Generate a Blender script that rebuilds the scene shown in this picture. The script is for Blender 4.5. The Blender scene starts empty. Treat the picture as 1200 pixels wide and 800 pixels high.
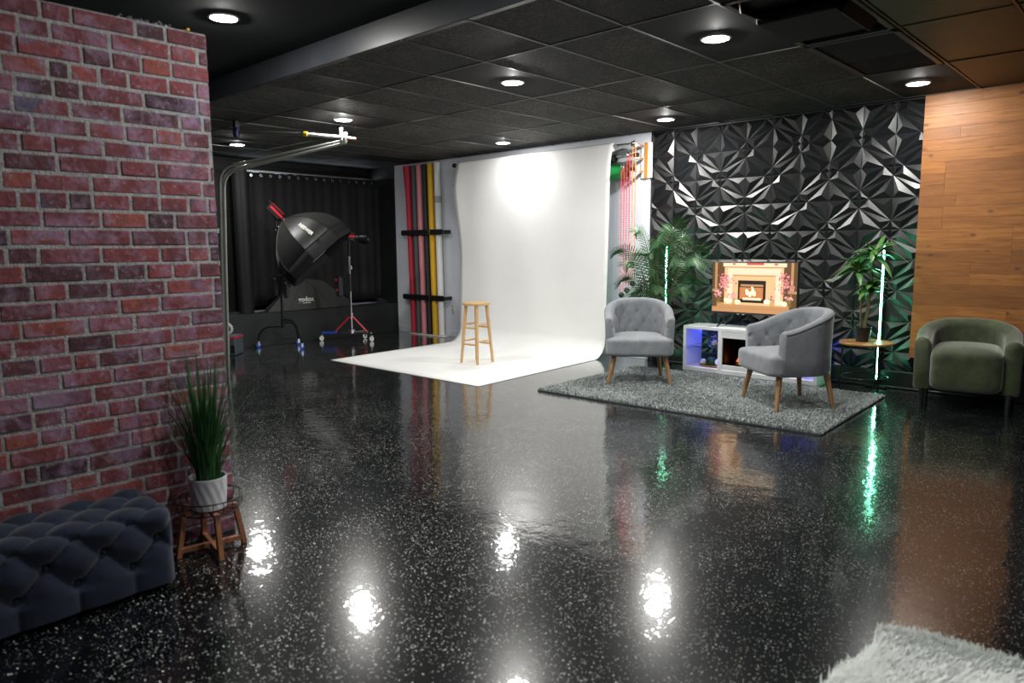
import bpy, bmesh, math, random
import numpy as np
from mathutils import Vector, Matrix, Euler, noise
R = math.radians; PI = math.pi
SC = bpy.context.scene
COL = SC.collection
# ------------------------------------------------------------------ camera, world, exposure
CAM_H = 1.40
pitch, yaw, roll = R(7.48773), R(42.87508), R(-0.47475)
cy_, sy_ = math.cos(yaw), math.sin(yaw)
fwd = Vector((-sy_*math.cos(pitch), cy_*math.cos(pitch), -math.sin(pitch)))
rt = Vector((cy_, sy_, 0)); up = rt.cross(fwd)
r2 = rt*math.cos(roll)+up*math.sin(roll); u2 = up*math.cos(roll)-rt*math.sin(roll)
cam = bpy.data.cameras.new('camera'); camo = bpy.data.objects.new('camera', cam); COL.objects.link(camo)
m = Matrix((r2, u2, -fwd)).transposed().to_4x4(); m.translation = (0, 0, CAM_H)
camo.matrix_world = m
cam.sensor_width = 36; cam.lens = 842.0/1200*36; cam.clip_start = .05; cam.clip_end = 100
cam.dof.use_dof = True; cam.dof.focus_distance = 8.0; cam.dof.aperture_fstop = 2.2
SC.camera = camo
w = bpy.data.worlds.new('world'); SC.world = w; w.use_nodes = True
w.node_tree.nodes['Background'].inputs[0].default_value = (.5, .6, .8, 1)
w.node_tree.nodes['Background'].inputs[1].default_value = .05
SC.view_settings.view_transform = 'Standard'; SC.view_settings.look = 'None'
SC.view_settings.gamma = 1; SC.view_settings.use_curve_mapping = False
SC.view_settings.exposure = 0.0
SPOT_W = 20.0       # each ceiling downlight, wide spill
AREA_W = 35.5       # its main downward light
DISC_E = 26.0       # its visible diffuser
LED_E = 26.0
# ------------------------------------------------------------------ helpers: materials
def mat(name, col=(.5,.5,.5), rough=.5, metal=0, emit=None, es=1, **kw):
    mt = bpy.data.materials.new(name); mt.use_nodes = True
    b = mt.node_tree.nodes['Principled BSDF']
    b.inputs['Base Color'].default_value = (*col, 1); b.inputs['Roughness'].default_value = rough
    b.inputs['Metallic'].default_value = metal
    if emit: b.inputs['Emission Color'].default_value = (*emit, 1); b.inputs['Emission Strength'].default_value = es
    for k, v in kw.items(): b.inputs[k.replace('_', ' ')].default_value = v
    return mt
class NT:
    def __init__(s, mt): s.t = mt.node_tree; s.b = s.t.nodes['Principled BSDF']
    def n(s, ty, **kw):
        x = s.t.nodes.new(ty)
        for k, v in kw.items():
            if hasattr(x, k): setattr(x, k, v)
        return x
    def l(s, a, b): s.t.links.new(a, b)
    def coord(s, which='Object', scale=(1,1,1), rot=(0,0,0)):
        c = s.n('ShaderNodeTexCoord'); mp = s.n('ShaderNodeMapping')
        mp.inputs['Scale'].default_value = scale; mp.inputs['Rotation'].default_value = rot
        s.l(c.outputs[which], mp.inputs[0]); return mp.outputs[0]
    def noise(s, vec, scale, detail=3, rough=.5, dist=0):
        x = s.n('ShaderNodeTexNoise'); x.inputs['Scale'].default_value = scale
        x.inputs['Detail'].default_value = detail; x.inputs['Roughness'].default_value = rough
        x.inputs['Distortion'].default_value = dist
        if vec: s.l(vec, x.inputs['Vector'])
        return x
    def ramp(s, fac, stops):
        x = s.n('ShaderNodeValToRGB'); e = x.color_ramp.elements
        while len(e) < len(stops): e.new(.5)
        for i, (p, c) in enumerate(stops):
            e[i].position = p; e[i].color = (*c, 1) if len(c) == 3 else c
        s.l(fac, x.inputs[0]); return x.outputs[0]
    def mix(s, fac, a, b, mode='MIX'):
        x = s.n('ShaderNodeMix', data_type='RGBA', blend_type=mode)
        for sock, v in ((x.inputs[0], fac), (x.inputs[6], a), (x.inputs[7], b)):
            if isinstance(v, (int, float)): sock.default_value = v
            elif isinstance(v, tuple): sock.default_value = (*v, 1)
            else: s.l(v, sock)
        return x.outputs[2]
    def math(s, op, a, b=0):
        x = s.n('ShaderNodeMath', operation=op)
        for i, v in enumerate((a, b)):
            if isinstance(v, (int, float)): x.inputs[i].default_value = v
            else: s.l(v, x.inputs[i])
        return x.outputs[0]
    def bump(s, h, strength=.3, dist=.01, to='Normal'):
        x = s.n('ShaderNodeBump'); x.inputs['Strength'].default_value = strength; x.inputs['Distance'].default_value = dist
        s.l(h, x.inputs['Height']); s.l(x.outputs[0], s.b.inputs[to]); return x
    def base(s, c): s.l(c, s.b.inputs['Base Color'])
def noisy(name, c1, c2, scale, rough, bump=0, bscale=None, stretch=(1,1,1), **kw):
    mt = mat(name, c1, rough, **kw); n = NT(mt); v = n.coord('Object', stretch)
    x = n.noise(v, scale, 4, .6)
    n.base(n.ramp(x.outputs[0], [(.3, c1), (.7, c2)]))
    if bump: n.bump(n.noise(v, bscale or scale*3, 3).outputs[0], bump, .01)
    return mt
# ------------------------------------------------------------------ helpers: meshes and objects
class MB:
    def __init__(s): s.v = []; s.f = []; s.mi = []
    def add(s, vs, fs, mi=0):
        o = len(s.v); s.v += [tuple(v) for v in vs]; s.f += [tuple(i+o for i in f) for f in fs]; s.mi += [mi]*len(fs); return s
    def box(s, c, d, rot=None, mi=0, b=0):
        hx, hy, hz = d[0]/2, d[1]/2, d[2]/2
        if b:   # chamfered box
            b = min(b, hx*.9, hy*.9, hz*.9); vs = []; 
            for sx in (-1,1):
                for sy in (-1,1):
                    for sz in (-1,1):
                        vs += [(sx*(hx-b), sy*(hy-b), sz*hz), (sx*(hx-b), sy*hy, sz*(hz-b)), (sx*hx, sy*(hy-b), sz*(hz-b))]
            I = lambda a, b_, c_, k: ((a*2+b_)*2+c_)*3+k
            fs = []
            for q in (0,1):
                fs += [[I(0,0,q,0), I(1,0,q,0), I(1,1,q,0), I(0,1,q,0)], [I(0,q,0,1), I(1,q,0,1), I(1,q,1,1), I(0,q,1,1)], [I(q,0,0,2), I(q,1,0,2), I(q,1,1,2), I(q,0,1,2)]]
            for p in (0,1):
                for q in (0,1):
                    fs += [[I(0,p,q,0), I(1,p,q,0), I(1,p,q,1), I(0,p,q,1)], [I(p,0,q,0), I(p,1,q,0), I(p,1,q,2), I(p,0,q,2)], [I(p,q,0,1), I(p,q,1,1), I(p,q,1,2), I(p,q,0,2)]]
            for a in (0,1):
                for b_ in (0,1):
                    for c_ in (0,1): fs.append([I(a,b_,c_,0), I(a,b_,c_,1), I(a,b_,c_,2)])
        else:
            vs = [(x*hx, y*hy, z*hz) for x in (-1,1) for y in (-1,1) for z in (-1,1)]
            fs = [(0,1,3,2), (4,6,7,5), (0,4,5,1), (2,3,7,6), (0,2,6,4), (1,5,7,3)]
        M = Euler(rot).to_matrix() if rot else None
        c = Vector(c)
        return s.add([(M @ Vector(v) if M else Vector(v)) + c for v in vs], fs, mi)
    def tube(s, pts, r, n=10, caps=True, mi=0):
        pts = [Vector(p) for p in pts]; rs = r if isinstance(r, (list, tuple)) else [r]*len(pts)
        t0 = (pts[1]-pts[0]).normalized(); a = t0.orthogonal().normalized(); vs = []; L = len(pts)
        for i, p in enumerate(pts):
            t = (pts[min(i+1, L-1)]-pts[max(i-1, 0)]).normalized()
            a = (a - t*a.dot(t)).normalized(); b = t.cross(a)
            for k in range(n): vs.append(p + (a*math.cos(2*PI*k/n) + b*math.sin(2*PI*k/n))*rs[i])
        fs = [(i*n+k, i*n+(k+1)%n, (i+1)*n+(k+1)%n, (i+1)*n+k) for i in range(L-1) for k in range(n)]
        if caps: fs += [tuple(range(n-1,-1,-1)), tuple((L-1)*n+k for k in range(n))]
        return s.add(vs, fs, mi)
    def lathe(s, prof, c=(0,0,0), n=24, axis=None, mi=0, close=True):
        vs = []; L = len(prof); c = Vector(c); M = Vector((0,0,1)).rotation_difference(Vector(axis)).to_matrix() if axis else None
        for r, z in prof:
            for k in range(n):
                v = Vector((r*math.cos(2*PI*k/n), r*math.sin(2*PI*k/n), z)); vs.append((M @ v if M else v)+c)
        fs = [(i*n+k, i*n+(k+1)%n, (i+1)*n+(k+1)%n, (i+1)*n+k) for i in range(L-1) for k in range(n)]
        if close: fs += [tuple(range(n-1,-1,-1)), tuple((L-1)*n+k for k in range(n))]
        return s.add(vs, fs, mi)
    def ball(s, c, r, n=10, sc=(1,1,1), mi=0):
        h = n//2+1; return s.lathe2([(math.sin(PI*i/h)*r, -math.cos(PI*i/h)*r) for i in range(h+1)], c, n, sc, mi)
    def lathe2(s, prof, c, n, sc, mi):
        vs = []
        for r, z in prof:
            for k in range(n): vs.append((c[0]+max(r,1e-5)*math.cos(2*PI*k/n)*sc[0], c[1]+max(r,1e-5)*math.sin(2*PI*k/n)*sc[1], c[2]+z*sc[2]))
        L = len(prof)
        return s.add(vs, [(i*n+k, i*n+(k+1)%n, (i+1)*n+(k+1)%n, (i+1)*n+k) for i in range(L-1) for k in range(n)], mi)
    def torus(s, c, Rr, r, n=32, m_=8, axis=None, mi=0):
        pts = [Vector((Rr*math.cos(2*PI*k/n), Rr*math.sin(2*PI*k/n), 0)) for k in range(n)]
        M = Vector((0,0,1)).rotation_difference(Vector(axis)).to_matrix() if axis else Matrix.Identity(3)
        vs = []
        for p in pts:
            d = p.normalized()
            for k in range(m_): vs.append(M @ (p + d*r*math.cos(2*PI*k/m_) + Vector((0,0,r*math.sin(2*PI*k/m_)))) + Vector(c))
        return s.add(vs, [(i*m_+k, ((i+1)%n)*m_+k, ((i+1)%n)*m_+(k+1)%m_, i*m_+(k+1)%m_) for i in range(n) for k in range(m_)], mi)
    def grid(s, fn, nu, nv, mi=0, closeu=False):
        vs = [fn(i/(nu if closeu else nu-1), j/(nv-1)) for i in range(nu) for j in range(nv)]
        fs = [(i*nv+j, ((i+1)%nu)*nv+j, ((i+1)%nu)*nv+j+1, i*nv+j+1) for i in range(nu if closeu else nu-1) for j in range(nv-1)]
        return s.add(vs, fs, mi)
    def mesh(s, name, mats, smooth=False, fix=True):
        me = bpy.data.meshes.new(name); me.from_pydata(s.v, [], s.f)
        if fix:
            bm = bmesh.new(); bm.from_mesh(me); bmesh.ops.recalc_face_normals(bm, faces=bm.faces); bm.to_mesh(me); bm.free()
        for x in (mats if isinstance(mats, (list, tuple)) else [mats]): me.materials.append(x)
        if any(s.mi) and len(s.mi) == len(me.polygons): me.polygons.foreach_set('material_index', s.mi)
        if smooth:
            me.polygons.foreach_set('use_smooth', [True]*len(me.polygons))
            if smooth != 'all': me.set_sharp_from_angle(angle=R(smooth if smooth is not True else 40))
        me.update(); return me
    def obj(s, name, mats, parent=None, smooth=True, loc=None, **tags):
        o = bpy.data.objects.new(name, s.mesh(name, mats, smooth)); return link(o, parent, loc, **tags)
def link(o, parent=None, loc=None, **tags):
    COL.objects.link(o)
    if parent is not None: o.parent = parent
    if loc is not None: o.location = loc
    for k, v in tags.items(): o[k] = v
    return o
def thing(name, label, cat, loc=(0,0,0), rz=0, group=None):
    o = bpy.data.objects.new(name, None); COL.objects.link(o); o.location = loc; o.rotation_euler = (0,0,rz)
    o['label'] = label; o['category'] = cat
    if group: o['group'] = group
    o.empty_display_size = .1; return o
def dup(root, loc=None, rz=None, label=None):
    c = root.copy(); COL.objects.link(c)
    if loc is not None: c.location = loc
    if rz is not None: c.rotation_euler = (0,0,rz)
    if label: c['label'] = label
    def rec(a, b):
        for ch in list(a.children):
            d = ch.copy(); COL.objects.link(d); d.parent = b; rec(ch, d)
    rec(root, c); return c
def text_mesh(body, size, extrude=.001, bold=0):
    cu = bpy.data.curves.new('lettering', 'FONT'); cu.body = body; cu.size = size; cu.extrude = extrude; cu.offset = bold
    cu.align_x = 'CENTER'; cu.align_y = 'CENTER'; cu.resolution_u = 3
    o = bpy.data.objects.new('lettering', cu); COL.objects.link(o)
    dg = bpy.context.evaluated_depsgraph_get(); me = bpy.data.meshes.new_from_object(o.evaluated_get(dg))
    bpy.data.objects.remove(o); return me
rnd = random.Random(7)
# ------------------------------------------------------------------ materials
def floor_mat():
    mt = mat('black flake epoxy', (.012,.013,.016), .16, Specular_IOR_Level=.15); n = NT(mt); v = n.coord('Object')
    def flakes(scale, keep, rad):
        vo = n.n('ShaderNodeTexVoronoi'); vo.inputs['Scale'].default_value = scale; n.l(v, vo.inputs['Vector'])
        sp = n.n('ShaderNodeSeparateColor'); n.l(vo.outputs['Color'], sp.inputs[0])
        k = n.math('GREATER_THAN', sp.outputs[0], n.math('ADD', keep-.20, n.math('MULTIPLY', n.noise(v, 2.6, 4, .7).outputs[0], .44))); d = n.math('LESS_THAN', vo.outputs['Distance'], rad)
        return n.math('MULTIPLY', k, d), vo.outputs['Color'], sp.outputs[1]
    f1, c1, s1 = flakes(135, .87, .36); f2, c2, s2 = flakes(240, .90, .38)
    f = n.math('MAXIMUM', f1, f2)
    patch = n.noise(v, 1.3, 3, .6)
    fc = n.mix(s1, (.12,.13,.12), (.85,.87,.80))
    n.base(n.mix(f, n.ramp(patch.outputs[0], [(.3, (.0015,.002,.0028)), (.75, (.005,.006,.008))]), fc))
    n.l(n.math('MULTIPLY', f, .75), n.b.inputs['Metallic'])
    n.l(n.math('ADD', n.math('MULTIPLY', f, .25), .22), n.b.inputs['Roughness'])
    # tilted flakes below a clear coat
    sub = n.n('ShaderNodeVectorMath', operation='SUBTRACT'); n.l(c1, sub.inputs[0]); sub.inputs[1].default_value = (.5,.5,.5)
    sc = n.n('ShaderNodeVectorMath', operation='SCALE'); n.l(sub.outputs[0], sc.inputs[0]); n.l(n.math('MULTIPLY', f, .9), sc.inputs['Scale'])
    ge = n.n('ShaderNodeNewGeometry'); ad = n.n('ShaderNodeVectorMath', operation='ADD'); n.l(ge.outputs['Normal'], ad.inputs[0]); n.l(sc.outputs[0], ad.inputs[1])
    no = n.n('ShaderNodeVectorMath', operation='NORMALIZE'); n.l(ad.outputs[0], no.inputs[0]); n.l(no.outputs[0], n.b.inputs['Normal'])
    n.b.inputs['Coat Weight'].default_value = 1; n.b.inputs['Coat IOR'].default_value = 1.5
    cr = n.noise(v, 2.2, 4, .65)
    n.l(n.ramp(cr.outputs[0], [(.35, (.02,)*3), (.75, (.07,)*3)]), n.b.inputs['Coat Roughness'])
    h = n.math('ADD', n.math('MULTIPLY', n.noise(v, 7, 3, .5).outputs[0], .8), n.math('MULTIPLY', n.noise(v, 45, 2, .5).outputs[0], .16))
    n.bump(h, .26, .012, 'Coat Normal')
    return mt
M_floor = floor_mat()
def brick_mat():
    mt = mat('brick', (.3,.08,.07), .85); n = NT(mt); v = n.coord('Generated'); 
    oi = n.n('ShaderNodeObjectInfo'); w_ = n.coord('Object')
    off = n.n('ShaderNodeVectorMath', operation='ADD'); n.l(w_, off.inputs[0])
    cb = n.n('ShaderNodeCombineXYZ'); n.l(n.math('MULTIPLY', oi.outputs['Random'], 37), cb.inputs[0]); n.l(n.math('MULTIPLY', oi.outputs['Random'], 91), cb.inputs[1]); n.l(cb.outputs[0], off.inputs[1])
    o = off.outputs[0]
    c = n.ramp(oi.outputs['Random'], [(0, (.045,.022,.036)), (.08, (.08,.032,.042)), (.25, (.16,.042,.052)), (.5, (.22,.052,.060)), (.8, (.27,.062,.068)), (1, (.32,.085,.062))])
    c = n.mix(n.ramp(n.noise(o, 22, 4, .7).outputs[0], [(.4, (0,)*3), (.75, (.65,)*3)]), c, (.055,.018,.022))
    c = n.mix(n.ramp(n.noise(o, 11, 4, .65, .5).outputs[0], [(.50, (0,)*3), (.72, (.6,)*3)]), c, (.40,.28,.42))
    ge = n.n('ShaderNodeNewGeometry'); c = n.mix(n.ramp(n.noise(ge.outputs['Position'], 4.5, 4, .7, .8).outputs[0], [(.50, (0,)*3), (.70, (.55,)*3)]), c, (.36,.27,.44))
    c = n.mix(n.ramp(n.noise(ge.outputs['Position'], 3.1, 3, .7, .3).outputs[0], [(.58, (0,)*3), (.72, (.7,)*3)]), c, (.06,.025,.035))
    c = n.mix(n.ramp(n.noise(o, 5, 2).outputs[0], [(.66, (0,)*3), (.72, (.7,)*3)]), c, (.07,.10,.17))
    e = n.noise(o, 34, 5, .75)
    c = n.mix(n.ramp(e.outputs[0], [(.58, (0,)*3), (.68, (.6,)*3)]), c, (.46,.40,.46))
    n.base(c); n.bump(n.math('ADD', e.outputs[0], n.math('MULTIPLY', n.noise(o, 25, 3).outputs[0], 1.5)), .6, .006)
    return mt
M_brick = brick_mat()
M_mortar = noisy('mortar', (.24,.25,.26), (.46,.465,.47), 30, .95, .8, 120)
M_panel = mat('black relief panel', (.004,.0045,.006), .39, Specular_IOR_Level=.6)
M_whitewall = noisy('white painted wall', (.62,.64,.72), (.70,.72,.80), 2, .6, .1, 200)
M_blackwall = noisy('black painted wall', (.004,.0045,.006), (.008,.009,.011), 3, .55, .1, 60)
M_darkwall = noisy('charcoal wall', (.02,.02,.022), (.03,.03,.032), 3, .7)
def tile_mat():
    mt = mat('black ceiling tile', (.035,.035,.035), .78, Specular_IOR_Level=.35); n = NT(mt); v = n.coord('Object')
    sp = n.noise(v, 55, 4, .8); bl = n.noise(v, 1.6, 3)
    n.base(n.mix(n.ramp(sp.outputs[0], [(.45, (0,)*3), (.6, (1,)*3)]), (.014,.014,.014), n.ramp(bl.outputs[0], [(.35, (.065,.062,.055)), (.7, (.16,.15,.13))])))
    n.bump(sp.outputs[0], .5, .004); return mt
M_tile = tile_mat()
M_tiledark = mat('smooth black tile', (.008,.008,.009), .75, Specular_IOR_Level=.3)
M_tilebrown = noisy('mottled brown ceiling tile', (.02,.009,.004), (.05,.022,.008), 2.2, .5, .3, 40)  # mottled brown colour, used for the tile columns by the plank wall
M_grid = mat('painted ceiling grid', (.05,.05,.048), .45)
M_gridbrown = mat('brown ceiling grid', (.12,.065,.03), .45)
M_soffit = noisy('black gloss soffit', (.028,.031,.037), (.042,.045,.052), 2, .35)
M_nearceil = noisy('black drywall ceiling', (.008,.010,.014), (.012,.014,.018), 2, .85)
def wood_mat(name, a, b, sc=1, ax='x', rough=.5, knots=True, tone=True):
    mt = mat(name, a, rough); n = NT(mt)
    st = {'x': (1.2, 14, 14), 'y': (14, 1.2, 14), 'z': (14, 14, 1.2)}[ax]
    v = n.coord('Object', tuple(q*sc for q in st)); oi = n.n('ShaderNodeObjectInfo')
    off = n.n('ShaderNodeVectorMath', operation='ADD'); n.l(v, off.inputs[0])
    cb = n.n('ShaderNodeCombineXYZ')
    for k in range(3): n.l(n.math('MULTIPLY', oi.outputs['Random'], 31+k*17), cb.inputs[k])
    n.l(cb.outputs[0], off.inputs[1]); o = off.outputs[0]
    g = n.noise(o, 2.2, 5, .6, 1.2)
    c = n.ramp(g.outputs[0], [(.3, b), (.62, a)])
    if tone: c = n.mix(n.ramp(oi.outputs['Random'], [(0, (.55,)*3), (1, (0,)*3)]), c, tuple(x*.62 for x in b))
    if knots:
        v2 = n.coord('Object', (4.2, 1, 7.5)); of2 = n.n('ShaderNodeVectorMath', operation='ADD'); n.l(v2, of2.inputs[0]); n.l(cb.outputs[0], of2.inputs[1])
        vo = n.n('ShaderNodeTexVoronoi'); vo.inputs['Scale'].default_value = 1.15; n.l(of2.outputs[0], vo.inputs['Vector'])
        c = n.mix(n.ramp(vo.outputs['Distance'], [(.05, (.9,)*3), (.17, (0,)*3)]), c, (.085,.026,.008))
    n.base(c); n.bump(g.outputs[0], .12, .003); return mt
M_plank = wood_mat('cedar plank', (.42,.165,.036), (.22,.072,.014))
M_beech = wood_mat('pale beech', (.62,.39,.18), (.47,.27,.11), 2, 'z', .4, False, False)
M_oak = wood_mat('oak leg', (.38,.21,.09), (.25,.13,.055), 2, 'z', .45, False, False)
M_cedar = wood_mat('reddish stand wood', (.36,.15,.075), (.22,.085,.04), 2, 'z', .5, False, False)
M_tabletop = wood_mat('table top wood', (.42,.20,.07), (.25,.11,.035), 1, 'x', .35, False, False)
M_paper = noisy('white seamless paper', (.79,.79,.785), (.82,.82,.815), 3, .7)
def fabric(name, a, b, rough=.9, sheen=.3, sc=260):
    mt = mat(name, a, rough, Sheen_Weight=sheen); n = NT(mt); v = n.coord('Object')
    n.base(n.ramp(n.noise(v, 9, 4, .7).outputs[0], [(.35, a), (.7, b)])); n.bump(n.noise(v, sc, 2).outputs[0], .35, .002); return mt
M_grey = fabric('grey tweed', (.175,.188,.210), (.245,.258,.28))
M_greypipe = fabric('dark grey piping', (.07,.07,.075), (.09,.09,.095))
M_olive = fabric('olive velvet', (.020,.029,.008), (.055,.072,.022), .75, .5, 90)
M_navy = fabric('charcoal navy velvet', (.010,.016,.036), (.018,.027,.053), .8, .25, 60); M_navy.node_tree.nodes['Principled BSDF'].inputs['Specular IOR Level'].default_value = .2
M_blackfab = fabric('black cloth', (.0025,.003,.004), (.005,.0055,.007), .8, .0, 40)
M_octafab = fabric('black nylon', (.006,.0065,.007), (.012,.013,.014), .45, .1, 30)
M_black = mat('black plastic', (.012,.012,.013), .4)
M_blackmetal = mat('black metal', (.015,.015,.016), .35, .6)
M_chrome = mat('chrome', (.75,.75,.77), .18, 1)
M_dullchrome = mat('dull steel tube', (.30,.31,.29), .3, .6)
M_white = mat('white plastic', (.75,.75,.74), .4)
M_whitelam = mat('white laminate', (.78,.80,.82), .3)
M_red = mat('red paint', (.62,.015,.03), .35)
M_yellow = mat('yellow tape', (.75,.5,.03), .5)
M_blue = mat('blue caster', (.02,.08,.45), .4)
M_copper = mat('copper rod', (.7,.33,.22), .35, .6)
M_leaf = noisy('palm leaf', (.010,.060,.014), (.032,.125,.028), 14, .4, Sheen_Weight=.1)
M_leaf2 = noisy('broad leaf', (.03,.12,.02), (.10,.24,.05), 9, .4)
M_grass = noisy('grass blade', (.008,.055,.014), (.035,.14,.03), 10, .45)
M_stem = noisy('plant stem', (.10,.09,.03), (.17,.12,.05), 20, .6)
M_soil = noisy('dark soil', (.012,.01,.008), (.03,.022,.015), 40, .9)
M_pot = noisy('white ribbed ceramic', (.66,.66,.72), (.72,.72,.77), 10, .35)
M_disc = mat('lit diffuser', (1,1,1), .5, emit=(.93,.97,1), es=DISC_E)
M_led = mat('green LED tube', (.1,.9,.5), .4, emit=(.04,1,.34), es=LED_E)
M_ledcore = mat('bright LED core', (.8,1,.9), .4, emit=(.35,1,.72), es=LED_E*2)
M_glass = mat('clear glass', (.9,.95,1), .03, Transmission_Weight=1, IOR=1.45)
M_bluelit = mat('blue LED strip', (.1,.2,1), .4, emit=(.06,.10,1), es=30)
M_window = mat('daylight pane', (.8,.9,1), .4, emit=(.75,.85,1), es=1.6)
# ------------------------------------------------------------------ the setting
H1, H2, YB, YS, XL, XR, YF = 2.747, 2.92, 7.63, 3.12, -10.45, 2.6, -3.2
MB().box(((XL+XR)/2, (YF+YB)/2, -.05), (XR-XL+.4, YB-YF+.4, .1)).obj('floor', M_floor, smooth=False, kind='structure')
# ceiling: tiles in a T-bar grid, 0.61 x 1.227 m
ceil = MB().box(((XL+XR)/2, (YS+YB)/2, H1+.07), (XR-XL+.4, YB-YS, .06)).obj('ceiling', M_tiledark, smooth=False, kind='structure')
GX0, GY0, GA, GB = -4.471, 3.8997, .61, 1.2272
xs = [GX0+GA*k for k in range(-10, 13)]; ys = [YS+.02, GY0, GY0+GB, GY0+2*GB, GY0+3*GB, YB]
lights = [(-8,2),(-4,2),(0,2),(4,2),(-8,1),(-4,1),(0,1),(3,1)]   # (column, row from y=3.9)
plain = {(0,1),(-4,1),(-4,3),(0,3),(4,3),(3,1),(-8,1),(-8,3)}
vents = {(4,1),(4,2)}
meshes = {}
for j in range(len(ys)-1):
    for i in range(-10, 12):
        x0, x1, y0, y1 = GX0+GA*i, GX0+GA*(i+1), ys[j], ys[j+1]
        if (i, j) in vents or y1-y0 < .1: continue
        kind = 2 if i >= 5 else (1 if (i, j) in plain else 0)
        key = (j, kind)
        if key not in meshes:
            meshes[key] = MB().box((0,0,0), (GA-.018, y1-y0-.018, .016), b=.004).mesh('ceiling_tile', [M_tile, M_tiledark, M_tilebrown][kind])
        o = bpy.data.objects.new('ceiling_tile', meshes[key]); link(o, ceil, ((x0+x1)/2, (y0+y1)/2, H1+.010+rnd.uniform(-.001,.001)))
        o.rotation_euler = (rnd.uniform(-.002,.002), rnd.uniform(-.003,.003), 0)
for x in xs:
    if x > XR: continue
    o = MB().box((x, (YS+YB)/2, H1+.007), (.014, YB-YS, .022)).obj('ceiling_grid_bar', M_gridbrown if x > -1.5 else M_grid, ceil, smooth=False)
for y in ys[1:-1]:
    MB().box(((XL+XR)/2, y, H1+.007), (XR-XL, .014, .021)).obj('ceiling_grid_bar', M_grid, ceil, smooth=False)
# near ceiling (higher) and soffit face
MB().box(((XL+XR)/2, (YF+YS)/2, H2+.05), (XR-XL+.4, YS-YF, .1)).obj('ceiling', M_nearceil, smooth=False, kind='structure')
MB().box(((XL+XR)/2, YS+.02, (H1+H2+.1)/2), (XR-XL+.2, .05, H2+.1-H1), b=.004).obj('trim_1', M_soffit, smooth=False, kind='structure')
# back wall: black part on the left, white part, relief panels, planks
MB().box(((XL-4.79)/2+.0, YB+.10, 1.4), (abs(XL+4.79)+.0, .2, 2.82)).obj('wall_back', [M_whitewall], smooth=False, kind='structure')
MB().box(((XL-9.72)/2, YB-.01, 1.4), (abs(XL+9.72), .02, 2.8)).obj('wall_back', M_blackwall, smooth=False, kind='structure')
wb = MB().box(((-4.79+XR)/2, YB+.12, 1.4), (XR+4.79, .2, 2.82)).obj('wall_back', M_blackwall, smooth=False, kind='structure')
MB().box((XL-.1, (YF+YB)/2, 1.45), (.2, YB-YF+.4, 3.1)).obj('wall_end', M_blackwall, smooth=False, kind='structure')
MB().box((XR+.1, (YF+YB)/2, 1.45), (.2, YB-YF+.4, 3.1)).obj('wall_right', M_darkwall, smooth=False, kind='structure')
MB().box(((XL+XR)/2, YF-.1, 1.45), (XR-XL+.4, .2, 3.1)).obj('wall_front', M_darkwall, smooth=False, kind='structure')
bb = MB().box((-7.25, YB-.008, .05), (4.9, .016, .10), b=.003).obj('baseboard_back', M_whitewall, smooth=False, kind='structure')
b2 = MB(); b2.box((-1.2, YB-.02, .085), (7.1, .05, .17), b=.006); b2.box((-1.2, YB-.05, .012), (7.1, .02, .02), b=.005)
b2.obj('baseboard_right', M_black, smooth=False, kind='structure')
# 3D relief panels, 0.298 m, mirrored chequerwise
PW = .298
def relief(par):
    P = {'TL':(0,1), 'TR':(1,1), 'BL':(0,0), 'BR':(1,0), 'T':(.72,1), 'R':(1,.70), 'L':(0,.28), 'B':(.29,0)}
    tris = [('TL','T','L',.038), ('BR','B','R',.038), ('TR','T','R',.024), ('BL','L','B',.024), ('T','R','L',.028), ('R','B','L',.028)]
    mb = MB()
    def V(p, h):
        x, z = p
        if par: x = 1-x
        return ((x-.5)*(PW-.0015), -h, (z-.5)*(PW-.0015))
    for a, b, c, h in tris:
        pa, pb, pc = (Vector(P[k]) for k in (a, b, c))
        la, lb, lc = (pb-pc).length, (pa-pc).length, (pa-pb).length
        ap = (pa*la+pb*lb+pc*lc)/(la+lb+lc); g = (pa+pb+pc)/3; ap = ap*.85+g*.15
        # thin rounded-looking facets: apex offset keeps the edges at valley level
        k0 = len(mb.v); mb.add([V(pa,.004), V(pb,.004), V(pc,.004), V(ap,h)], [(0,1,3), (1,2,3), (2,0,3)])
    c = [V(p, 0.0) for p in ((0,0),(1,0),(1,1),(0,1))]; d = [V(p, .004) for p in ((0,0),(1,0),(1,1),(0,1))]
    mb.add(c+d, [(0,1,5,4), (1,2,6,5), (2,3,7,6), (3,0,4,7)])
    me = mb.mesh('wall_panel', M_panel, fix=False)
    bm = bmesh.new(); bm.from_mesh(me)
    for f in bm.faces:
        f.normal_update()
        if f.normal.y > 0: f.normal_flip()
    bm.to_mesh(me); bm.free(); return me
PM = [relief(0), relief(1)]
for c in range(10):
    for r in range(9):
        xc = -4.776+PW*(c+.5); zc = 2.431+PW*.5+.0-PW*(r)+.004
        # column 3 / row 1 carries the un-mirrored motif
        par = (c-3+r-1) % 2
        o = bpy.data.objects.new('wall_panel', PM[par]); link(o, wb, (xc, YB+.0195, zc))
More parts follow.
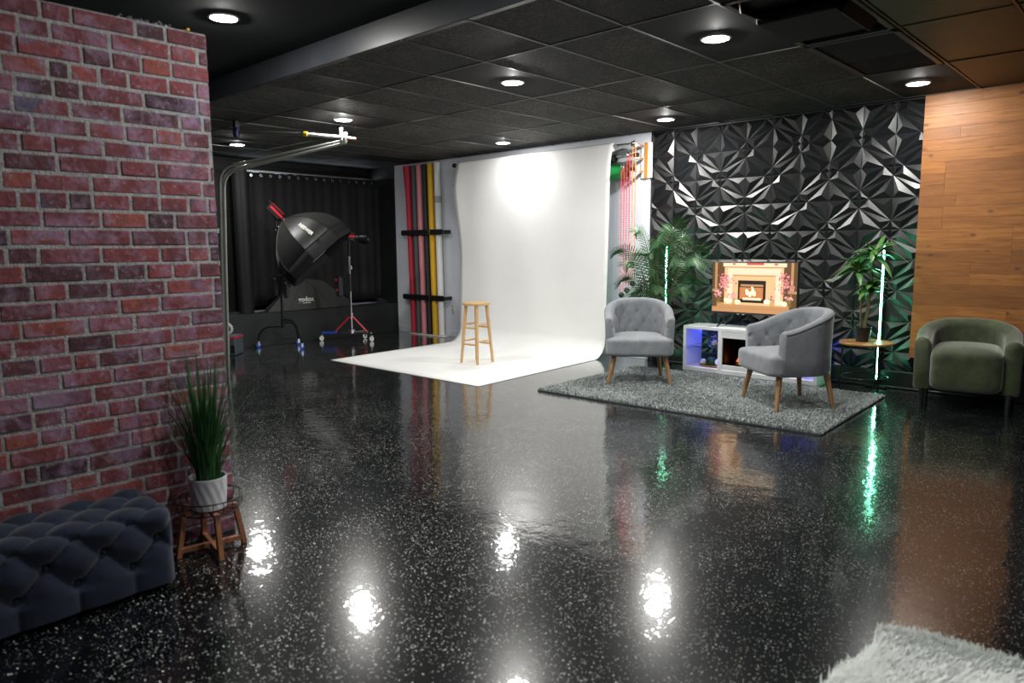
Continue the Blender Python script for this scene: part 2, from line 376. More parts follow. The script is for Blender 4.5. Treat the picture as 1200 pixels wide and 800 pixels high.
# cedar planks
pw = MB().box((-1.395, YB-.010, 1.53), (.89, .03, 2.42)).obj('wall_back', M_blackwall, smooth=False, kind='structure')
rr = random.Random(3)
PX0, PX1, PZ0, PZ1, NR = -1.846, -.95, .318, 2.742, 24
ph = (PZ1-PZ0)/NR
for k in range(NR):
    z = PZ1-ph*(k+.5); cuts = [PX0]
    x = PX0 + rr.choice([.3,.45,.62,.75,1.2,1.2,.2])
    if x < PX1-.12: cuts.append(x)
    cuts.append(PX1)
    for a, b in zip(cuts[:-1], cuts[1:]):
        o = MB().box((0,0,0), (b-a-.0006, .018, ph-.0006), b=.0008).obj('plank', M_plank, pw, smooth=False, loc=((a+b)/2, YB-.036+rr.uniform(-.0006,.0006), z))
MB().box((-.935, YB-.02, 1.53), (.028, .05, 2.43), b=.003).obj('trim_2', M_black, smooth=False, kind='structure')
# brick wall ------------------------------------------------------------
BX, BY1, BT, RH = -3.391, 1.594, 2.385, .0745
wl = MB().box((BX-.1265, (BY1-1.2)/2, BT/2), (.24, BY1+1.2-.004, BT-.004)).obj('wall_left', M_mortar, smooth=False, kind='structure')
FPX = 842.0
def px2Y(px, py):
    d = fwd + r2*(px-600)/FPX - u2*(py-400)/FPX; return (d*(BX/d.x)).y
def Yz2px(Y, z):
    p = Vector((BX, Y, z-CAM_H)); d = p.dot(fwd); return 600+FPX*p.dot(r2)/d, 400-FPX*p.dot(u2)/d
J = {0:[208,372,705,865],1:[262,575,885,1030],2:[80,428,582,738,893],3:[250,365,520,672,880,1020],4:[78,280,425,752,1030],5:[65,370,638,940,1058],
6:[170,462,655,810,957,1095],7:[105,280,540,770,1100],8:[303,625,820,1095],9:[178,478,830,1055],10:[97,203,358,485,685,835,985,1085],11:[222,530,770,915],
12:[48,355,685,975,1083],13:[205,530,838,980,1095],14:[127,440,610,765,903,1040],15:[172,352,572,868,1115],16:[283,628,838,1118],17:[113,455,705,998],
18:[352,595,903],19:[3,202,385,515,733,848,1048],20:[320,590,882],21:[160,490,755],22:[335,565,718,890],23:[20,210,385,612,833],24:[348,683,895],
25:[122,205,465,800],26:[5,365,518,680,935],27:[160,755,980],28:[300,620,880],29:[150,520,790,1010],30:[330,600,900],31:[120,480,760]}
rb = random.Random(11); stuff = MB()
for k in range(32):
    zc = BT-RH*(k+.5); ysn = []
    for jx in J[k]:
        px = jx/4.4444; lo, hi = -1.2, BY1     # joint pixel -> Y at this row's height
        for _ in range(40):
            mid = (lo+hi)/2
            if Yz2px(mid, zc)[0] < px: lo = mid
            else: hi = mid
        ysn.append((lo+hi)/2)
    ysn = sorted(ysn)
    y = ysn[0]
    while y > -1.15:
        y -= rb.choice([.205,.205,.11,.19,.16]); ysn.insert(0, max(y, -1.2))
    ysn.append(BY1+.005)
    for a, b in zip(ysn[:-1], ysn[1:]):
        if b-a < .02: continue
        g = .0055; L = b-a-2*g; h = RH-.0115
        jx, jz = rb.uniform(-.0015,.0025), rb.uniform(-.001,.001)
        mb = MB(); mb.box((0,0,0), (.05, L, h), b=.004)
        nv = []
        for v in mb.v:
            q = noise.noise(Vector((a*9+v[0]*20, v[1]*14+k*3.1, v[2]*22)))*.0035; nv.append((v[0]+q*.8, v[1]+q*.7, v[2]+q))
        mb.v = nv
        loc = (BX-.0285+jx, (a+b)/2, zc+jz)
        if b > .25:
            o = mb.obj('brick', M_brick, wl, smooth=False, loc=loc); o.rotation_euler = (rb.uniform(-.008,.008), 0, rb.uniform(-.006,.006))
        else: stuff.add([(v[0]+loc[0], v[1]+loc[1], v[2]+loc[2]) for v in mb.v], mb.f)
stuff.obj('bricks', M_brick, wl, smooth=False, kind='stuff')
# raised black platform and window bay at the far left -----------------
MB().box(((XL-9.72)/2, 5.98, .238), (abs(XL+9.72), 3.29, .476), b=.008).obj('floor_platform', M_blackwall, smooth=False, kind='structure')
MB().box((-9.705, 5.98, .03), (.02, 3.29, .06), b=.004).obj('baseboard_platform', M_blackwall, smooth=False, kind='structure')
wn = MB(); 
for (yy, zz, dy, dz) in ((6.4,2.61,2.5,.07),(6.4,.53,2.5,.10),(5.15,1.55,.08,2.1),(7.59,1.55,.06,2.1),(6.4,1.55,.05,2.1)): wn.box((-10.40, yy, zz), (.08, dy, dz), b=.005)
wnd = wn.obj('window_1', M_blackmetal, smooth=False, kind='structure')
MB().box((-10.42, 6.37, 1.56), (.01, 2.40, 2.06)).obj('window_pane', M_window, wnd, smooth=False)
# ------------------------------------------------------------------ ceiling downlights
def downlight(x, y, z, label, k=1.0):
    t = thing('ceiling_light', label, 'ceiling light', (x, y, z), 0, 'recessed ceiling downlights')
    MB().lathe([(.098,0), (.100,-.006), (.086,-.010), (.080,-.004), (.080,.0)], n=32, close=False).obj('trim_ring', M_white, t)
    MB().lathe([(.080,-.003), (.04,-.0045), (.0001,-.005)], n=32, close=False).obj('diffuser', M_disc, t)
    l = bpy.data.lights.new('lamp', 'POINT'); l.energy = SPOT_W*k; l.shadow_soft_size = .007
    l.color = (1, .985, .935)
    o = bpy.data.objects.new('lamp', l); link(o, t, (0, 0, -.0135))
    l = bpy.data.lights.new('lamp', 'AREA'); l.shape = 'DISK'; l.size = .155; l.energy = AREA_W*k; l.color = (1, .985, .935)
    o = bpy.data.objects.new('lamp', l); link(o, t, (0, 0, -.022))
rows = {1: GY0+GB/2, 3: GY0+2.5*GB}
L = [(-9.10, 4.60, 'round ceiling downlight furthest left, above the black platform', .6),
 (-6.605, 4.53, 'round ceiling downlight right above the chrome boom tip'),
 (-4.166, 4.52, 'round ceiling downlight in a dark tile before the white backdrop'),
 (-2.36, 4.53, 'round ceiling downlight between white backdrop and open ceiling grille'),
 (-6.605, 6.97, 'round ceiling downlight closest to the top of the white paper backdrop', .42),
 (-4.19, 6.97, 'round ceiling downlight at the corner of white wall and relief panels', 1.25),
 (-1.76, 6.97, 'round ceiling downlight next to the cedar plank wall', .62)]
for q in L: downlight(q[0], q[1], H1, *q[2:])
downlight(-4.774, 2.369, H2, 'large bright downlight beside the top of the brick wall')
downlight(-2.3, 2.2, H2, 'downlight in the near ceiling, out of the picture over the bench', .75)
downlight(.2, 2.2, H2, 'downlight in the near ceiling, out of the picture to the right', 1.0)
downlight(-9.10, 7.05, H1, 'round ceiling downlight hidden over the coloured paper rolls') if False else None
# ceiling vents
def vent(name, x0, x1, y0, y1, lb, openflap):
    t = thing('ceiling_vent', lb, 'ceiling vent', ((x0+x1)/2, (y0+y1)/2, H1))
    w_, d = x1-x0-.02, y1-y0-.02; fr = MB()
    for sx in (-1,1): fr.box((sx*(w_/2-.02), 0, -.004), (.04, d, .02), b=.004)
    for sy in (-1,1): fr.box((0, sy*(d/2-.02), -.004), (w_, .04, .02), b=.004)
    fr.obj('frame', M_grid, t, smooth=False)
    MB().box((0,0,.035), (w_, d, .01)).obj('backing', M_tiledark, t, smooth=False)
    if openflap:
        h = MB(); h.box((-.02, .05, -.02), (w_*.8, d*.46, .06), b=.012); h.obj('housing', M_tiledark, t, smooth=False)
        f = MB(); f.box((w_*.42, .05, -.035), (.012, d*.42, .09), (0, R(35), 0), b=.004); f.obj('flap', M_blackmetal, t, smooth=False)
        MB().tube([(-.1, -.2, -.04), (-.18,-.30,-.05), (-.24,-.45,-.03), (-.2,-.55,-.006)], .006, 6).obj('cable', M_black, t)
    else:
        n_ = 12
        for k in range(n_): MB().box((-.0+0, -d/2+.06+(d-.12)*k/(n_-1), .008), (w_-.08, .006, .03), (R(40),0,0)).obj('slat', M_tilebrown if k > 6 else M_grid, t, smooth=False)  # farther slats coloured brown to paint in an orange reflection
vent('a', GX0+4*GA, GX0+5*GA, GY0+0*GB, GY0+GB, 'black box with open flap hanging below the ceiling', True)
vent('b', GX0+4*GA, GX0+5*GA, GY0+GB, GY0+2*GB, 'slatted black ceiling grille before the plank wall downlight', False)
# ------------------------------------------------------------------ white seamless backdrop
def backdrop():
    t = thing('paper_backdrop', 'white seamless paper sweep hanging from its roller onto the floor', 'backdrop', (-6.56, 7.38, 0))
    prof = [(7.40,2.640),(7.382,2.625),(7.38,2.6)] + [(7.38, 2.6-(2.6-.24)*k/14) for k in range(1,15)]
    for k in range(1,11):
        a = PI/2*k/10; prof.append((7.38-.24*(1-math.cos(a)), .24*(1-math.sin(a))+.004))
    prof += [(7.14-(7.14-5.01)*k/10, .004) for k in range(1,11)]
    def edges(y, z):
        if z > .3:
            if z > 2.33: xl = -7.98+(z-2.33)/.27*.07
            elif z > 1.3: xl = -7.98+(2.33-z)/1.03*.09
            else: xl = -7.89-(1.3-z)*.04
            xr = -5.19-.06*min(1, (2.62-z)/2.2)
            if z > 2.4: xr += .03*(z-2.4)/.2
            return xl, xr
        f_ = (7.38-y)/2.37
        return -7.93+.15*f_, -5.25+.125*f_
    NU = 40
    def P(i, off):
        y, z = prof[i]; xl, xr = edges(y, z); out = []
        for k in range(NU):
            u = k/(NU-1); x = xl+(xr-xl)*u; dy = 0
            if z > .3: dy = -.05*math.exp(-((u)/.05)**2)*max(0, 1-abs(z-2.2)/.7) + .006*math.sin(u*19+z)*min(1, (2.6-z))
            dz = .012*math.exp(-(u/.02)**2)*(1 if z < .3 else 0)*.3
            out.append((x+6.56, y+dy-7.38+off*(0 if z < .1 else 1), z+dz+off*(1 if z < .3 else 0)))
        return out
    rows_ = [P(i, 0) for i in range(len(prof))]; back = [P(i, .0015) for i in range(len(prof))]
    mb = MB(); vs = [v for r in rows_ for v in r]; n = len(prof)
    mb.add(vs, [(i*NU+k, i*NU+k+1, (i+1)*NU+k+1, (i+1)*NU+k) for i in range(n-1) for k in range(NU-1)])
    o = mb.obj('paper', M_paper, t, smooth='all'); 
    md = o.modifiers.new('thickness', 'SOLIDIFY'); md.thickness = .0018; md.offset = 0
    MB().tube([(-1.37,.055,2.59),(1.36,.055,2.59)], .048, 20).obj('paper_roll', M_paper, t)
    MB().tube([(-1.46,.055,2.605),(1.64,.055,2.605)], .018, 12).obj('crossbar', M_chrome, t)
    for s_, x in ((-1,-1.48),(1,1.66)): MB().lathe([(.03,-.02),(.034,0),(.03,.02)], (x, .055, 2.605), 14, (1,0,0)).obj('end_knob', M_black, t)
backdrop()
for nm, zz, x0, x1, m_, r_, lb in (('green_backdrop_roll', 2.30, -7.6, -5.03, mat('green paper', (.01,.33,.07), .7), .085, 'green paper roll on the lowest bar behind the white sweep'),
                              ('grey_backdrop_roll', 2.46, -7.7, -5.20, mat('dark brown paper', (.03,.015,.012), .7), .05, 'thin dark paper roll on the middle bar behind the white sweep')):
    t = thing(nm.replace('green_','').replace('grey_',''), lb, 'paper roll', (0, 7.49, zz), 0)
    MB().tube([(x0,0,0),(x1,0,0)], r_, 24, False).obj('paper_roll', m_, t)
    MB().tube([(x0+.01,0,0),(x1-.02,0,0)], r_*.8, 20).obj('core', M_black if zz > 2.4 else mat('dark green inside', (.005,.08,.02), .8), t)
    dx = 0 if zz > 2.4 else -.04
    MB().tube([(-8.03+dx,0,.02),(-4.92+dx,0,.02)], .016, 12).obj('crossbar', M_chrome, t)
    for x in (-8.05+dx, -4.90+dx): MB().lathe([(.024,-.03),(.028,0),(.024,.03)], (x, 0, .02), 14, (1,0,0)).obj('end_knob', M_black, t)
# wall brackets that carry the three bars
t = thing('wall_bracket', 'white board with orange strap and three hooks right of the backdrop', 'bracket', (-4.86, YB, 2.42), 0, 'backdrop brackets')
MB().box((.03,-.012,0), (.15,.024,.42), b=.004).obj('backplate', M_white, t, smooth=False)
for z in (.17,.02,-.13): MB().box((-.02,-.10,z), (.03,.18,.03), b=.005).obj('hook', M_chrome, t, smooth=False)
MB().box((.03,-.03,.0), (.045,.012,.42), b=.003).obj('strap', mat('orange strap', (.55,.2,.02), .6), t, smooth=False)
t = thing('wall_bracket', 'small black hooks on the white wall left of the backdrop', 'bracket', (-8.02, YB, 2.42), 0, 'backdrop brackets')
for k, z in enumerate((.17,.03,-.10)): MB().box((.03-.05*k,-.09,z), (.05,.16,.035), b=.005).obj('hook', M_black, t, smooth=False)
# bead chains
def chain(x, y, z1, z0, m_, lb):
    t = thing('bead_chain', lb, 'chain', (x, y, z1)); mb = MB(); n = int((z1-z0)/.024)
    for sx in (-.02, .02):
        for k in range(n):
            c = (sx*(1 if k > 2 else .8), 0, -k*.024); r_ = .0115
            mb.add([(c[0]+r_,0,c[2]),(c[0],r_,c[2]),(c[0]-r_,0,c[2]),(c[0],-r_,c[2]),(c[0],0,c[2]+r_),(c[0],0,c[2]-r_)], [(0,1,4),(1,2,4),(2,3,4),(3,0,4),(1,0,5),(2,1,5),(3,2,5),(0,3,5)])
    mb.obj('beads', m_, t, smooth=False, kind='stuff')
    MB().tube([(-.02,0,0),(-.02,0,z0-z1)], .0025, 5).obj('cord', m_, t); MB().tube([(.02,0,0),(.02,0,z0-z1)], .0025, 5).obj('cord', m_, t)
    MB().torus((0,0,0), .022, .010, 16, 8, (1,0,0)).obj('wheel', M_chrome, t)
    MB().ball((0,0,z0-z1-.03), .036, 14).obj('weight', M_black, t)
M_or = mat('orange bead', (.85,.28,.05), .4); M_rb = mat('red bead', (.75,.02,.06), .4)
chain(-4.842, 7.36, 2.60, .98, M_or, 'orange bead chain with black weight beside the backdrop')
chain(-4.902, 7.33, 2.47, .90, M_rb, 'red bead chain on the middle bar beside the orange one')
chain(-4.965, 7.31, 2.33, .84, M_rb, 'leftmost red bead chain hanging from the lowest bar')
# ------------------------------------------------------------------ coloured paper rolls stored upright
def px2y(px, py, Y):
    d = fwd + r2*(px-600)/FPX - u2*(py-400)/FPX; q = d*(Y/d.y); return q.x, q.z+CAM_H
cols = [('red', (.48,.02,.045)), ('grey', (.075,.085,.09)), ('pink', (.68,.24,.28)), ('black', (.02,.022,.025)), ('yellow', (.72,.40,.015)), ('white', (.74,.74,.74))]
tops = [477,484.5,490.5,497,503.5,511.5]; bots = [485.5,491.5,497.5,503.5,510.5,517.5]
desc = ['leftmost of the upright rolls', 'between the red and the pink roll', 'standing third from the left', 'between the pink and the yellow roll', 'next to the white roll', 'rightmost of the upright rolls, with a tape band']
for k, (cn, c) in enumerate(cols):
    xt, zt = px2y(tops[k], 192, 7.54); xb, zb = px2y(bots[k], 388, 7.54)
    t = thing('paper_roll', f'{cn} paper roll {desc[k]} against the white wall', 'paper roll', (xb, 7.545, 0), 0, 'upright coloured paper rolls')
    r_ = .050 if k not in (3,) else .045
    M_ = mat(cn+' roll paper', c, .65)
    z1 = 2.70
    if k == 0: MB().tube([(0,0,.022),(.0+(xt-xb)*.5,0,1.5),((xt-xb)*.75,0,2.2),((xt-xb)*1.0,0,z1)], [r_,r_,r_*1.05,r_*1.45], 20).obj('paper', M_, t)
    else: MB().tube([(0,0,.022),((xt-xb),0,z1)], r_, 20).obj('paper', M_, t)
    MB().tube([(0,0,.016),(0,0,.06)], r_*.6, 14).obj('core', M_oak, t)
    if k == 5: MB().tube([((xt-xb)*.78,0,2.09),((xt-xb)*.82,0,2.19)], r_+.003, 20).obj('tape_band', mat('grey tape', (.35,.35,.37), .5), t)
for z, lb in ((1.64, 'upper black holder strip across the upright paper rolls'), (.61, 'lower black holder strip across the upright paper rolls')):
    t = thing('roll_holder', lb, 'holder', (-8.87, 7.52, z), 0, 'roll holder strips')
    for x, w_ in ((-.17,.66),(.35,.30)): MB().box((x,-.050,0), (w_,.012,.085), b=.004).obj('strip', M_black, t, smooth=False)
    for x in (-.505, .505): MB().box((x,.025,0), (.02,.16,.06), b=.004).obj('standoff', M_black, t, smooth=False)
    for x in (-.47,-.33,-.18,-.03,.13,.27,.45): MB().lathe([(.012,0),(.012,-.012)], (x,-.056,0), 10, (0,1,0)).obj('screw', M_blackmetal, t)
MB().box((-8.81, 7.52, .008), (.84, .14, .015), b=.004).obj('base_board', M_white, label='thin white board on the floor under the upright rolls', category='board')
t = thing('wall_outlet', 'white outlet with cable low on the wall beside the backdrop', 'outlet', (*[px2y(531,361,YB)[0]], YB-.001, px2y(531,361,YB)[1]))
MB().box((0,-.004,0), (.075,.008,.115), b=.003).obj('plate', M_white, t, smooth=False)
for z in (-.025,.025): MB().box((0,-.010,z), (.03,.006,.03), b=.003).obj('socket', mat('grey socket', (.3,.3,.32), .5), t, smooth=False)
MB().tube([(.01,-.01,-.02),(.03,-.03,-.06),(.02,-.02,-.09)], .004, 6).obj('cable', M_black, t)
# ------------------------------------------------------------------ wooden stool on the sweep
t = thing('bar_stool', 'pale wooden round-seat bar stool on the white paper sweep', 'stool', (-6.225, 6.075, .006), R(2))
MB().lathe([(.0001,.700),(.150,.700),(.166,.706),(.170,.716),(.166,.730),(.150,.735),(.0001,.732)], n=36, close=False).obj('seat', M_beech, t)
tp, bt = .088, .135
for sx in (-1,1):
    for sy in (-1,1): MB().tube([(sx*bt,sy*bt,0),(sx*tp,sy*tp,.702)], [.017,.021], 12).obj('leg', M_beech, t)
for z0_, dz in ((.25,.02),(.45,.02)):
    for i in range(4):
        a = [(-1,-1),(1,-1),(1,1),(-1,1)][i]; b = [(1,-1),(1,1),(-1,1),(-1,-1)][i]; z = z0_+(dz if i % 2 else -dz); s_ = bt+(tp-bt)*z/.7
        MB().tube([(a[0]*s_,a[1]*s_,z),((a[0]+b[0])/2*s_,(a[1]+b[1])/2*s_,z),(b[0]*s_,b[1]*s_,z)], [.009,.013,.009], 10).obj('rung', M_beech, t)
# ------------------------------------------------------------------ tub armchairs
def shell(W, D, T, zb, zs, harm, hback, tuft, rc=.27, flare=.03):
    """horseshoe wall: returns MB with outer, top and inner skins."""
    # plan path from front left, round the back, to front right
    path = []
    x0 = W/2-T/2; yf = -D/2+.10; yb = D/2-T/2
    for k in range(6): path.append((-x0, yf+(yb-rc-yf)*k/6, 0))
    for k in range(11): a = PI-PI/2*k/10; path.append((-x0+rc+rc*math.cos(a), yb-rc+rc*math.sin(a), 0))
    nb = 6
    for k in range(1, nb): path.append((-x0+rc+(2*x0-2*rc)*k/nb, yb, 0))
    for k in range(11): a = PI/2-PI/2*k/10; path.append((x0-rc+rc*math.cos(a), yb-rc+rc*math.sin(a), 0))
    for k in range(1,7): path.append((x0, yb-rc-(yb-rc-yf)*k/6, 0))
    P = [Vector(p) for p in path]; S = [0]
    for a, b in zip(P[:-1], P[1:]): S.append(S[-1]+(b-a).length)
    Lt = S[-1]; N = 140; ring = []
    def samp(s_):
        for i in range(len(S)-1):
            if S[i+1] >= s_-1e-9: f = (s_-S[i])/(S[i+1]-S[i]); return P[i].lerp(P[i+1], f)
        return P[-1]
    def hh(y): f = max(0, min(1, (y-yf)/(yb-yf))); f = f**1.05; f = f*f*(3-2*f)*.55+f*.45; return harm+(hback-harm)*f
    secs = []
    for i in range(N):
        s_ = Lt*i/(N-1); p = samp(s_); tg = (samp(min(Lt, s_+.01))-samp(max(0, s_-.01))).normalized(); nin = Vector((tg.y, -tg.x, 0))
        h = hh(p.y); sec = []
        out = -nin
        for z in (zb, zb+.02, zb+.15, zb+.30, h-.06): 
            fl = flare*(z-zb)/(h-zb); sec.append((p+out*(T/2+fl-(.012 if z == zb else 0)), z))
        for a in (20,50,80,100,130,160):
            ca, sa = math.cos(R(a)), math.sin(R(a)); sec.append((p+out*(flare+ca*T/2), h-T/2*.9+sa*T/2*.9))
        nz = 22
        for k in range(nz+1):
            z = (h-.06)-(h-.06-zs)*k/nz; d = 0
            if tuft:
                u = (s_-Lt/2)/.15; v = (z-(zs+.30))/.22
                a_ = u+v; b_ = u-v
                q = abs(math.sin(PI*a_)*math.sin(PI*b_)); d = .0065*(q**.5-1)
                ra = math.hypot((a_-round(a_)), (b_-round(b_)))
                d -= .020*math.exp(-(ra/.12)**2); 
                d *= min(1, (k+1)/4)
            sec.append((p+nin*(T/2+.004+d)+out*flare*(z-zb)/(h-zb), z))
        ib = sec[-1][0]; sec += [(ib, (zs+zb)/2), (ib, zb+.002)]
        secs.append([(q.x, q.y, z) for q, z in sec])
    n = len(secs[0]); mb = MB()
    mb.add([v for s_ in secs for v in s_], [(i*n+k, (i+1)*n+k, (i+1)*n+k+1, i*n+k+1) for i in range(N-1) for k in range(n-1)])
    for e in (0, N-1):   # rounded front ends of the arms
        sec = secs[e]; c = Vector(P[0] if e == 0 else P[-1]); mid = [Vector((v[0]*.72+c.x*.28, v[1]-.024, v[2]-.012*max(0, (v[2]-zb)/(hh(c.y)-zb)))) for v in sec]
        o = len(mb.v); mb.v += [tuple(v) for v in sec]+[tuple(v) for v in mid]
        mb.f += [(o+k, o+k+1, o+n+k+1, o+n+k) for k in range(n-1)]; mb.f.append(tuple(o+n+k for k in range(n))); mb.mi += [0]*n
    rim = [Vector(secs[i][5]) + Vector((0,0,-.004)) for i in range(0, N, 2)]+[Vector(secs[N-1][5])]
    return mb, rim, secs
def soft_box(cx, cy, cz, w_, d, h, r=.05, crown=.02, n=14, ex=4.5):
    mb = MB()
    def V(i, j, k):
        x, y, z = [2*t/n-1 for t in (i, j, k)]
        # superellipsoid-like rounded box
        m_ = (abs(x)**ex+abs(y)**ex+abs(z)**ex)**(1/ex); mx = max(abs(x), abs(y), abs(z), 1e-6)
        s_ = mx/m_; X, Y, Z = x*s_*w_/2, y*s_*d/2, z*s_*h/2
        if z > 0: Z += crown*(1-x*x)*(1-y*y)*z
        return (cx+X, cy+Y, cz+Z)
    idx = {}
    def I(i, j, k):
        key = (i,j,k)
        if key not in idx: idx[key] = len(mb.v); mb.v.append(V(i,j,k))
        return idx[key]
    for a in range(n):
        for b in range(n):
            for s_ in (0, n):
                mb.f += [(I(a,b,s_), I(a+1,b,s_), I(a+1,b+1,s_), I(a,b+1,s_)), (I(a,s_,b), I(a+1,s_,b), I(a+1,s_,b+1), I(a,s_,b+1)), (I(s_,a,b), I(s_,a+1,b), I(s_,a+1,b+1), I(s_,a,b+1))]
    mb.mi = [0]*len(mb.f); return mb
def grey_chair(loc, rz, label):
    t = thing('armchair', label, 'armchair', loc, rz, 'grey tufted armchairs')
    W, D = .655, .64
    mb, rim, secs = shell(W, D, .08, .285, .38, .665, .83, True, flare=.018)
    mb.obj('backrest', M_grey, t, smooth=60)
    MB().tube(rim, .0045, 6).obj('piping', M_greypipe, t)
    sb = soft_box(0, -.04, .375, W+.012, D-.04, .185, crown=.03, ex=8)
    nv = []
    for v in sb.v:      # narrower between the arms, full width in front
        x, y, z = v
        if y > -.20: x *= .80
        nv.append((x, y, z))
    sb.v = nv; sb.obj('seat', M_grey, t, smooth='all')
    MB().box((0, -.02, .285), (W-.20, D-.18, .02), b=.008).obj('base', M_greypipe, t, smooth=False)
    for n_, (sx, sy, tx, ty) in enumerate(((-1,-1,.25,.22),(1,-1,.25,.22),(-1,1,.22,.22),(1,1,.22,.22))):
        fx = .305 if sy < 0 else .262; fy = -.262 if sy < 0 else .27
        MB().tube([(sx*fx, fy, .0), (sx*tx, sy*ty, .285)], [.016,.027], 12).obj('leg', M_oak, t)
    # buttons in the tufting
    for i in range(-5, 6):
        for j in (-1, 0, 1):
            if (i+j) % 2: continue
            pass
    return t
grey_chair((-4.03, 6.245, .030), R(36.5), 'grey tufted tub armchair facing the room in front of the palm')
grey_chair((-2.43, 6.145, .030), R(-39), 'grey tufted tub armchair turned sideways before the fireplace console')
# buttons belong to the tuft pattern: part of each backrest
t = thing('armchair', 'olive green velvet tub armchair against the plank wall', 'armchair', (-1.30, 7.225, 0), R(9))
mb, rim, secs = shell(.77, .68, .125, .15, .36, .60, .735, False, rc=.29, flare=.004); mb.obj('backrest', M_olive, t, smooth=60)
s_ = soft_box(0, -.05, .335, .53, .60, .37, crown=.03, ex=7); s_.obj('seat', M_olive, t, smooth='all')
MB().box((0, .02, .16), (.70, .56, .03), b=.01).obj('base', M_black, t, smooth=False)
for sx in (-1,1):
    for y in (-.27,.25): MB().tube([(sx*.31, y, 0), (sx*.315, y, .16)], [.016,.024], 10).obj('leg', M_black, t)
# ------------------------------------------------------------------ media console, TV
t = thing('media_console', 'white media console with open shelves and electric fireplace', 'console', (-3.295, 7.36, .0), R(-1))
W, Dp, Hc = 1.50, .36, .515; z0 = .035
cb = MB()
cb.box((0,0,Hc-.0175), (W,Dp,.035), b=.003); cb.box((0,0,z0), (W,Dp,.05), b=.003)
for x in (-W/2+.0175, -.30, .30, W/2-.0175): cb.box((x, 0, (Hc+z0)/2-.005), (.035 if abs(x) > .5 else .05, Dp, Hc-z0-.05), b=.003)
cb.box((0, 0, .02), (W-.02, Dp-.02, .04)); cb.box((0,-Dp/2+.02,Hc-.07), (.56,.03,.075), b=.003); cb.box((0,-Dp/2+.02,.085), (.56,.03,.06), b=.003)
cb.obj('body', M_whitelam, t, smooth=False)
for s_ in (-1,1):
    MB().box((s_*.525, 0, .285), (.40, Dp-.04, .008)).obj('glass_shelf', M_glass, t, smooth=False)
    MB().box((s_*.525, Dp/2-.03, Hc-.042), (.38, .012, .008)).obj('light_strip', M_bluelit, t, smooth=False)
    MB().box((s_*(W/2-.042), -Dp/2+.06, .28), (.006, .008, .36)).obj('light_strip', M_bluelit, t, smooth=False) if s_ > 0 else MB().box((-.335, -Dp/2+.05, .28), (.006, .008, .36)).obj('light_strip', M_bluelit, t, smooth=False)
fp = MB(); fp.box((0, .10, .28), (.54, .02, .34)); fp.box((-.262,-.02,.28),(.015,.28,.34)); fp.box((.262,-.02,.28),(.015,.28,.34)); fp.box((0,-.02,.445),(.54,.28,.015)); fp.box((0,-.02,.118),(.54,.28,.015))
fo = fp.obj('firebox', M_black, t, smooth=False)
MB().box((0,-Dp/2+.012,.28), (.535,.006,.33)).obj('fire_glass', mat('smoked glass', (.3,.3,.3), .03, Transmission_Weight=1, IOR=1.1), t, smooth=False)
fm = mat('flame', (1,.3,.05), .6, emit=(1,.16,.02), es=5); fy_ = mat('flame core', (1,.6,.2), .6, emit=(1,.45,.08), es=9)
def flame(mb, x, z, w_, h, y): mb.add([(x-w_/2,y,z),(x-w_*.35,y,z+h*.35),(x-w_*.05,y,z+h),(x+w_*.12,y,z+h*.5),(x+w_*.3,y,z+h*.75),(x+w_/2,y,z)], [(0,1,2,3,4,5)])
fa, fb = MB(), MB()
for x, w_, h in ((-.17,.06,.05),(-.11,.07,.08),(-.05,.09,.10),(.02,.10,.14),(.09,.09,.10),(.15,.06,.06)): flame(fa, x, .135, w_, h, .02+rnd.uniform(-.01,.01)); 
for x, w_, h in ((-.06,.08,.035),(.01,.12,.06),(.08,.07,.04)): flame(fb, x, .137, w_, h, -.01+rnd.uniform(-.01,.01))
for q, n_, m_ in ((fa,'flames',fm),(fb,'embers',fy_)):
    o = q.obj(n_, m_, t, smooth=False); o.modifiers.new('s','SOLIDIFY').thickness = .006
lg = MB()
for a in range(4): lg.tube([(-.15+a*.07,-.04,.132),(-.07+a*.07,.02,.14)], .012, 8)
lg.obj('logs', mat('charred log', (.05,.02,.01), .8), t)
# objects on the console shelves
t = thing('glass_ornament', 'small faceted glass ornament on the console glass shelf', 'ornament', (-3.76, 7.33, .290))
for k, (x, z, r_) in enumerate(((-.025,.03,.03),(.03,.035,.034),(0,.075,.032),(.03,.11,.016))): MB().ball((x,0,z), r_, 8).obj('bauble', mat('gold glass', (.75,.55,.3), .15, .7) if k % 2 else M_glass, t, smooth=False)
t = thing('wooden_tray', 'oval wooden tray on the lower shelf of the console', 'tray', (-3.75, 7.30, .061))
MB().lathe([(.0001,0),(.13,0),(.145,.012),(.145,.022),(.135,.018),(.0001,.014)], n=28, close=False).obj('dish', M_tabletop, t); t.scale = (1,.5,1)
MB().ball((-3.85, 7.30, .061+.015+.034), .034, 14, ).obj('round_stone', M_white, label='white ball at the left end of the wooden tray', category='ball')
MB().ball((-3.66, 7.29, .061+.015+.042), .042, 14, ).obj('round_stone', M_white, label='larger white ball at the right end of the wooden tray', category='ball')
t = thing('moss_ball', 'leafy green ball plant on the tray between white balls', 'plant', (-3.755, 7.31, .075)); ml = MB(); r3 = random.Random(5)
for k in range(260):
    a, z = r3.uniform(0,2*PI), r3.uniform(-.5,1); q = math.sqrt(1-z*z); d = Vector((q*math.cos(a), q*math.sin(a), z)); c = d*.05+Vector((0,0,.032)); s1 = d.orthogonal().normalized()*.008
    ml.add([c-s1, c+d*.012+d.cross(s1)*.6, c+s1, c-d.cross(s1)*.6], [(0,1,2,3)])
ml.obj('leaves', M_leaf, t, smooth=False, kind='stuff'); MB().ball((0,0,.032), .045, 12).obj('core', M_leaf, t)
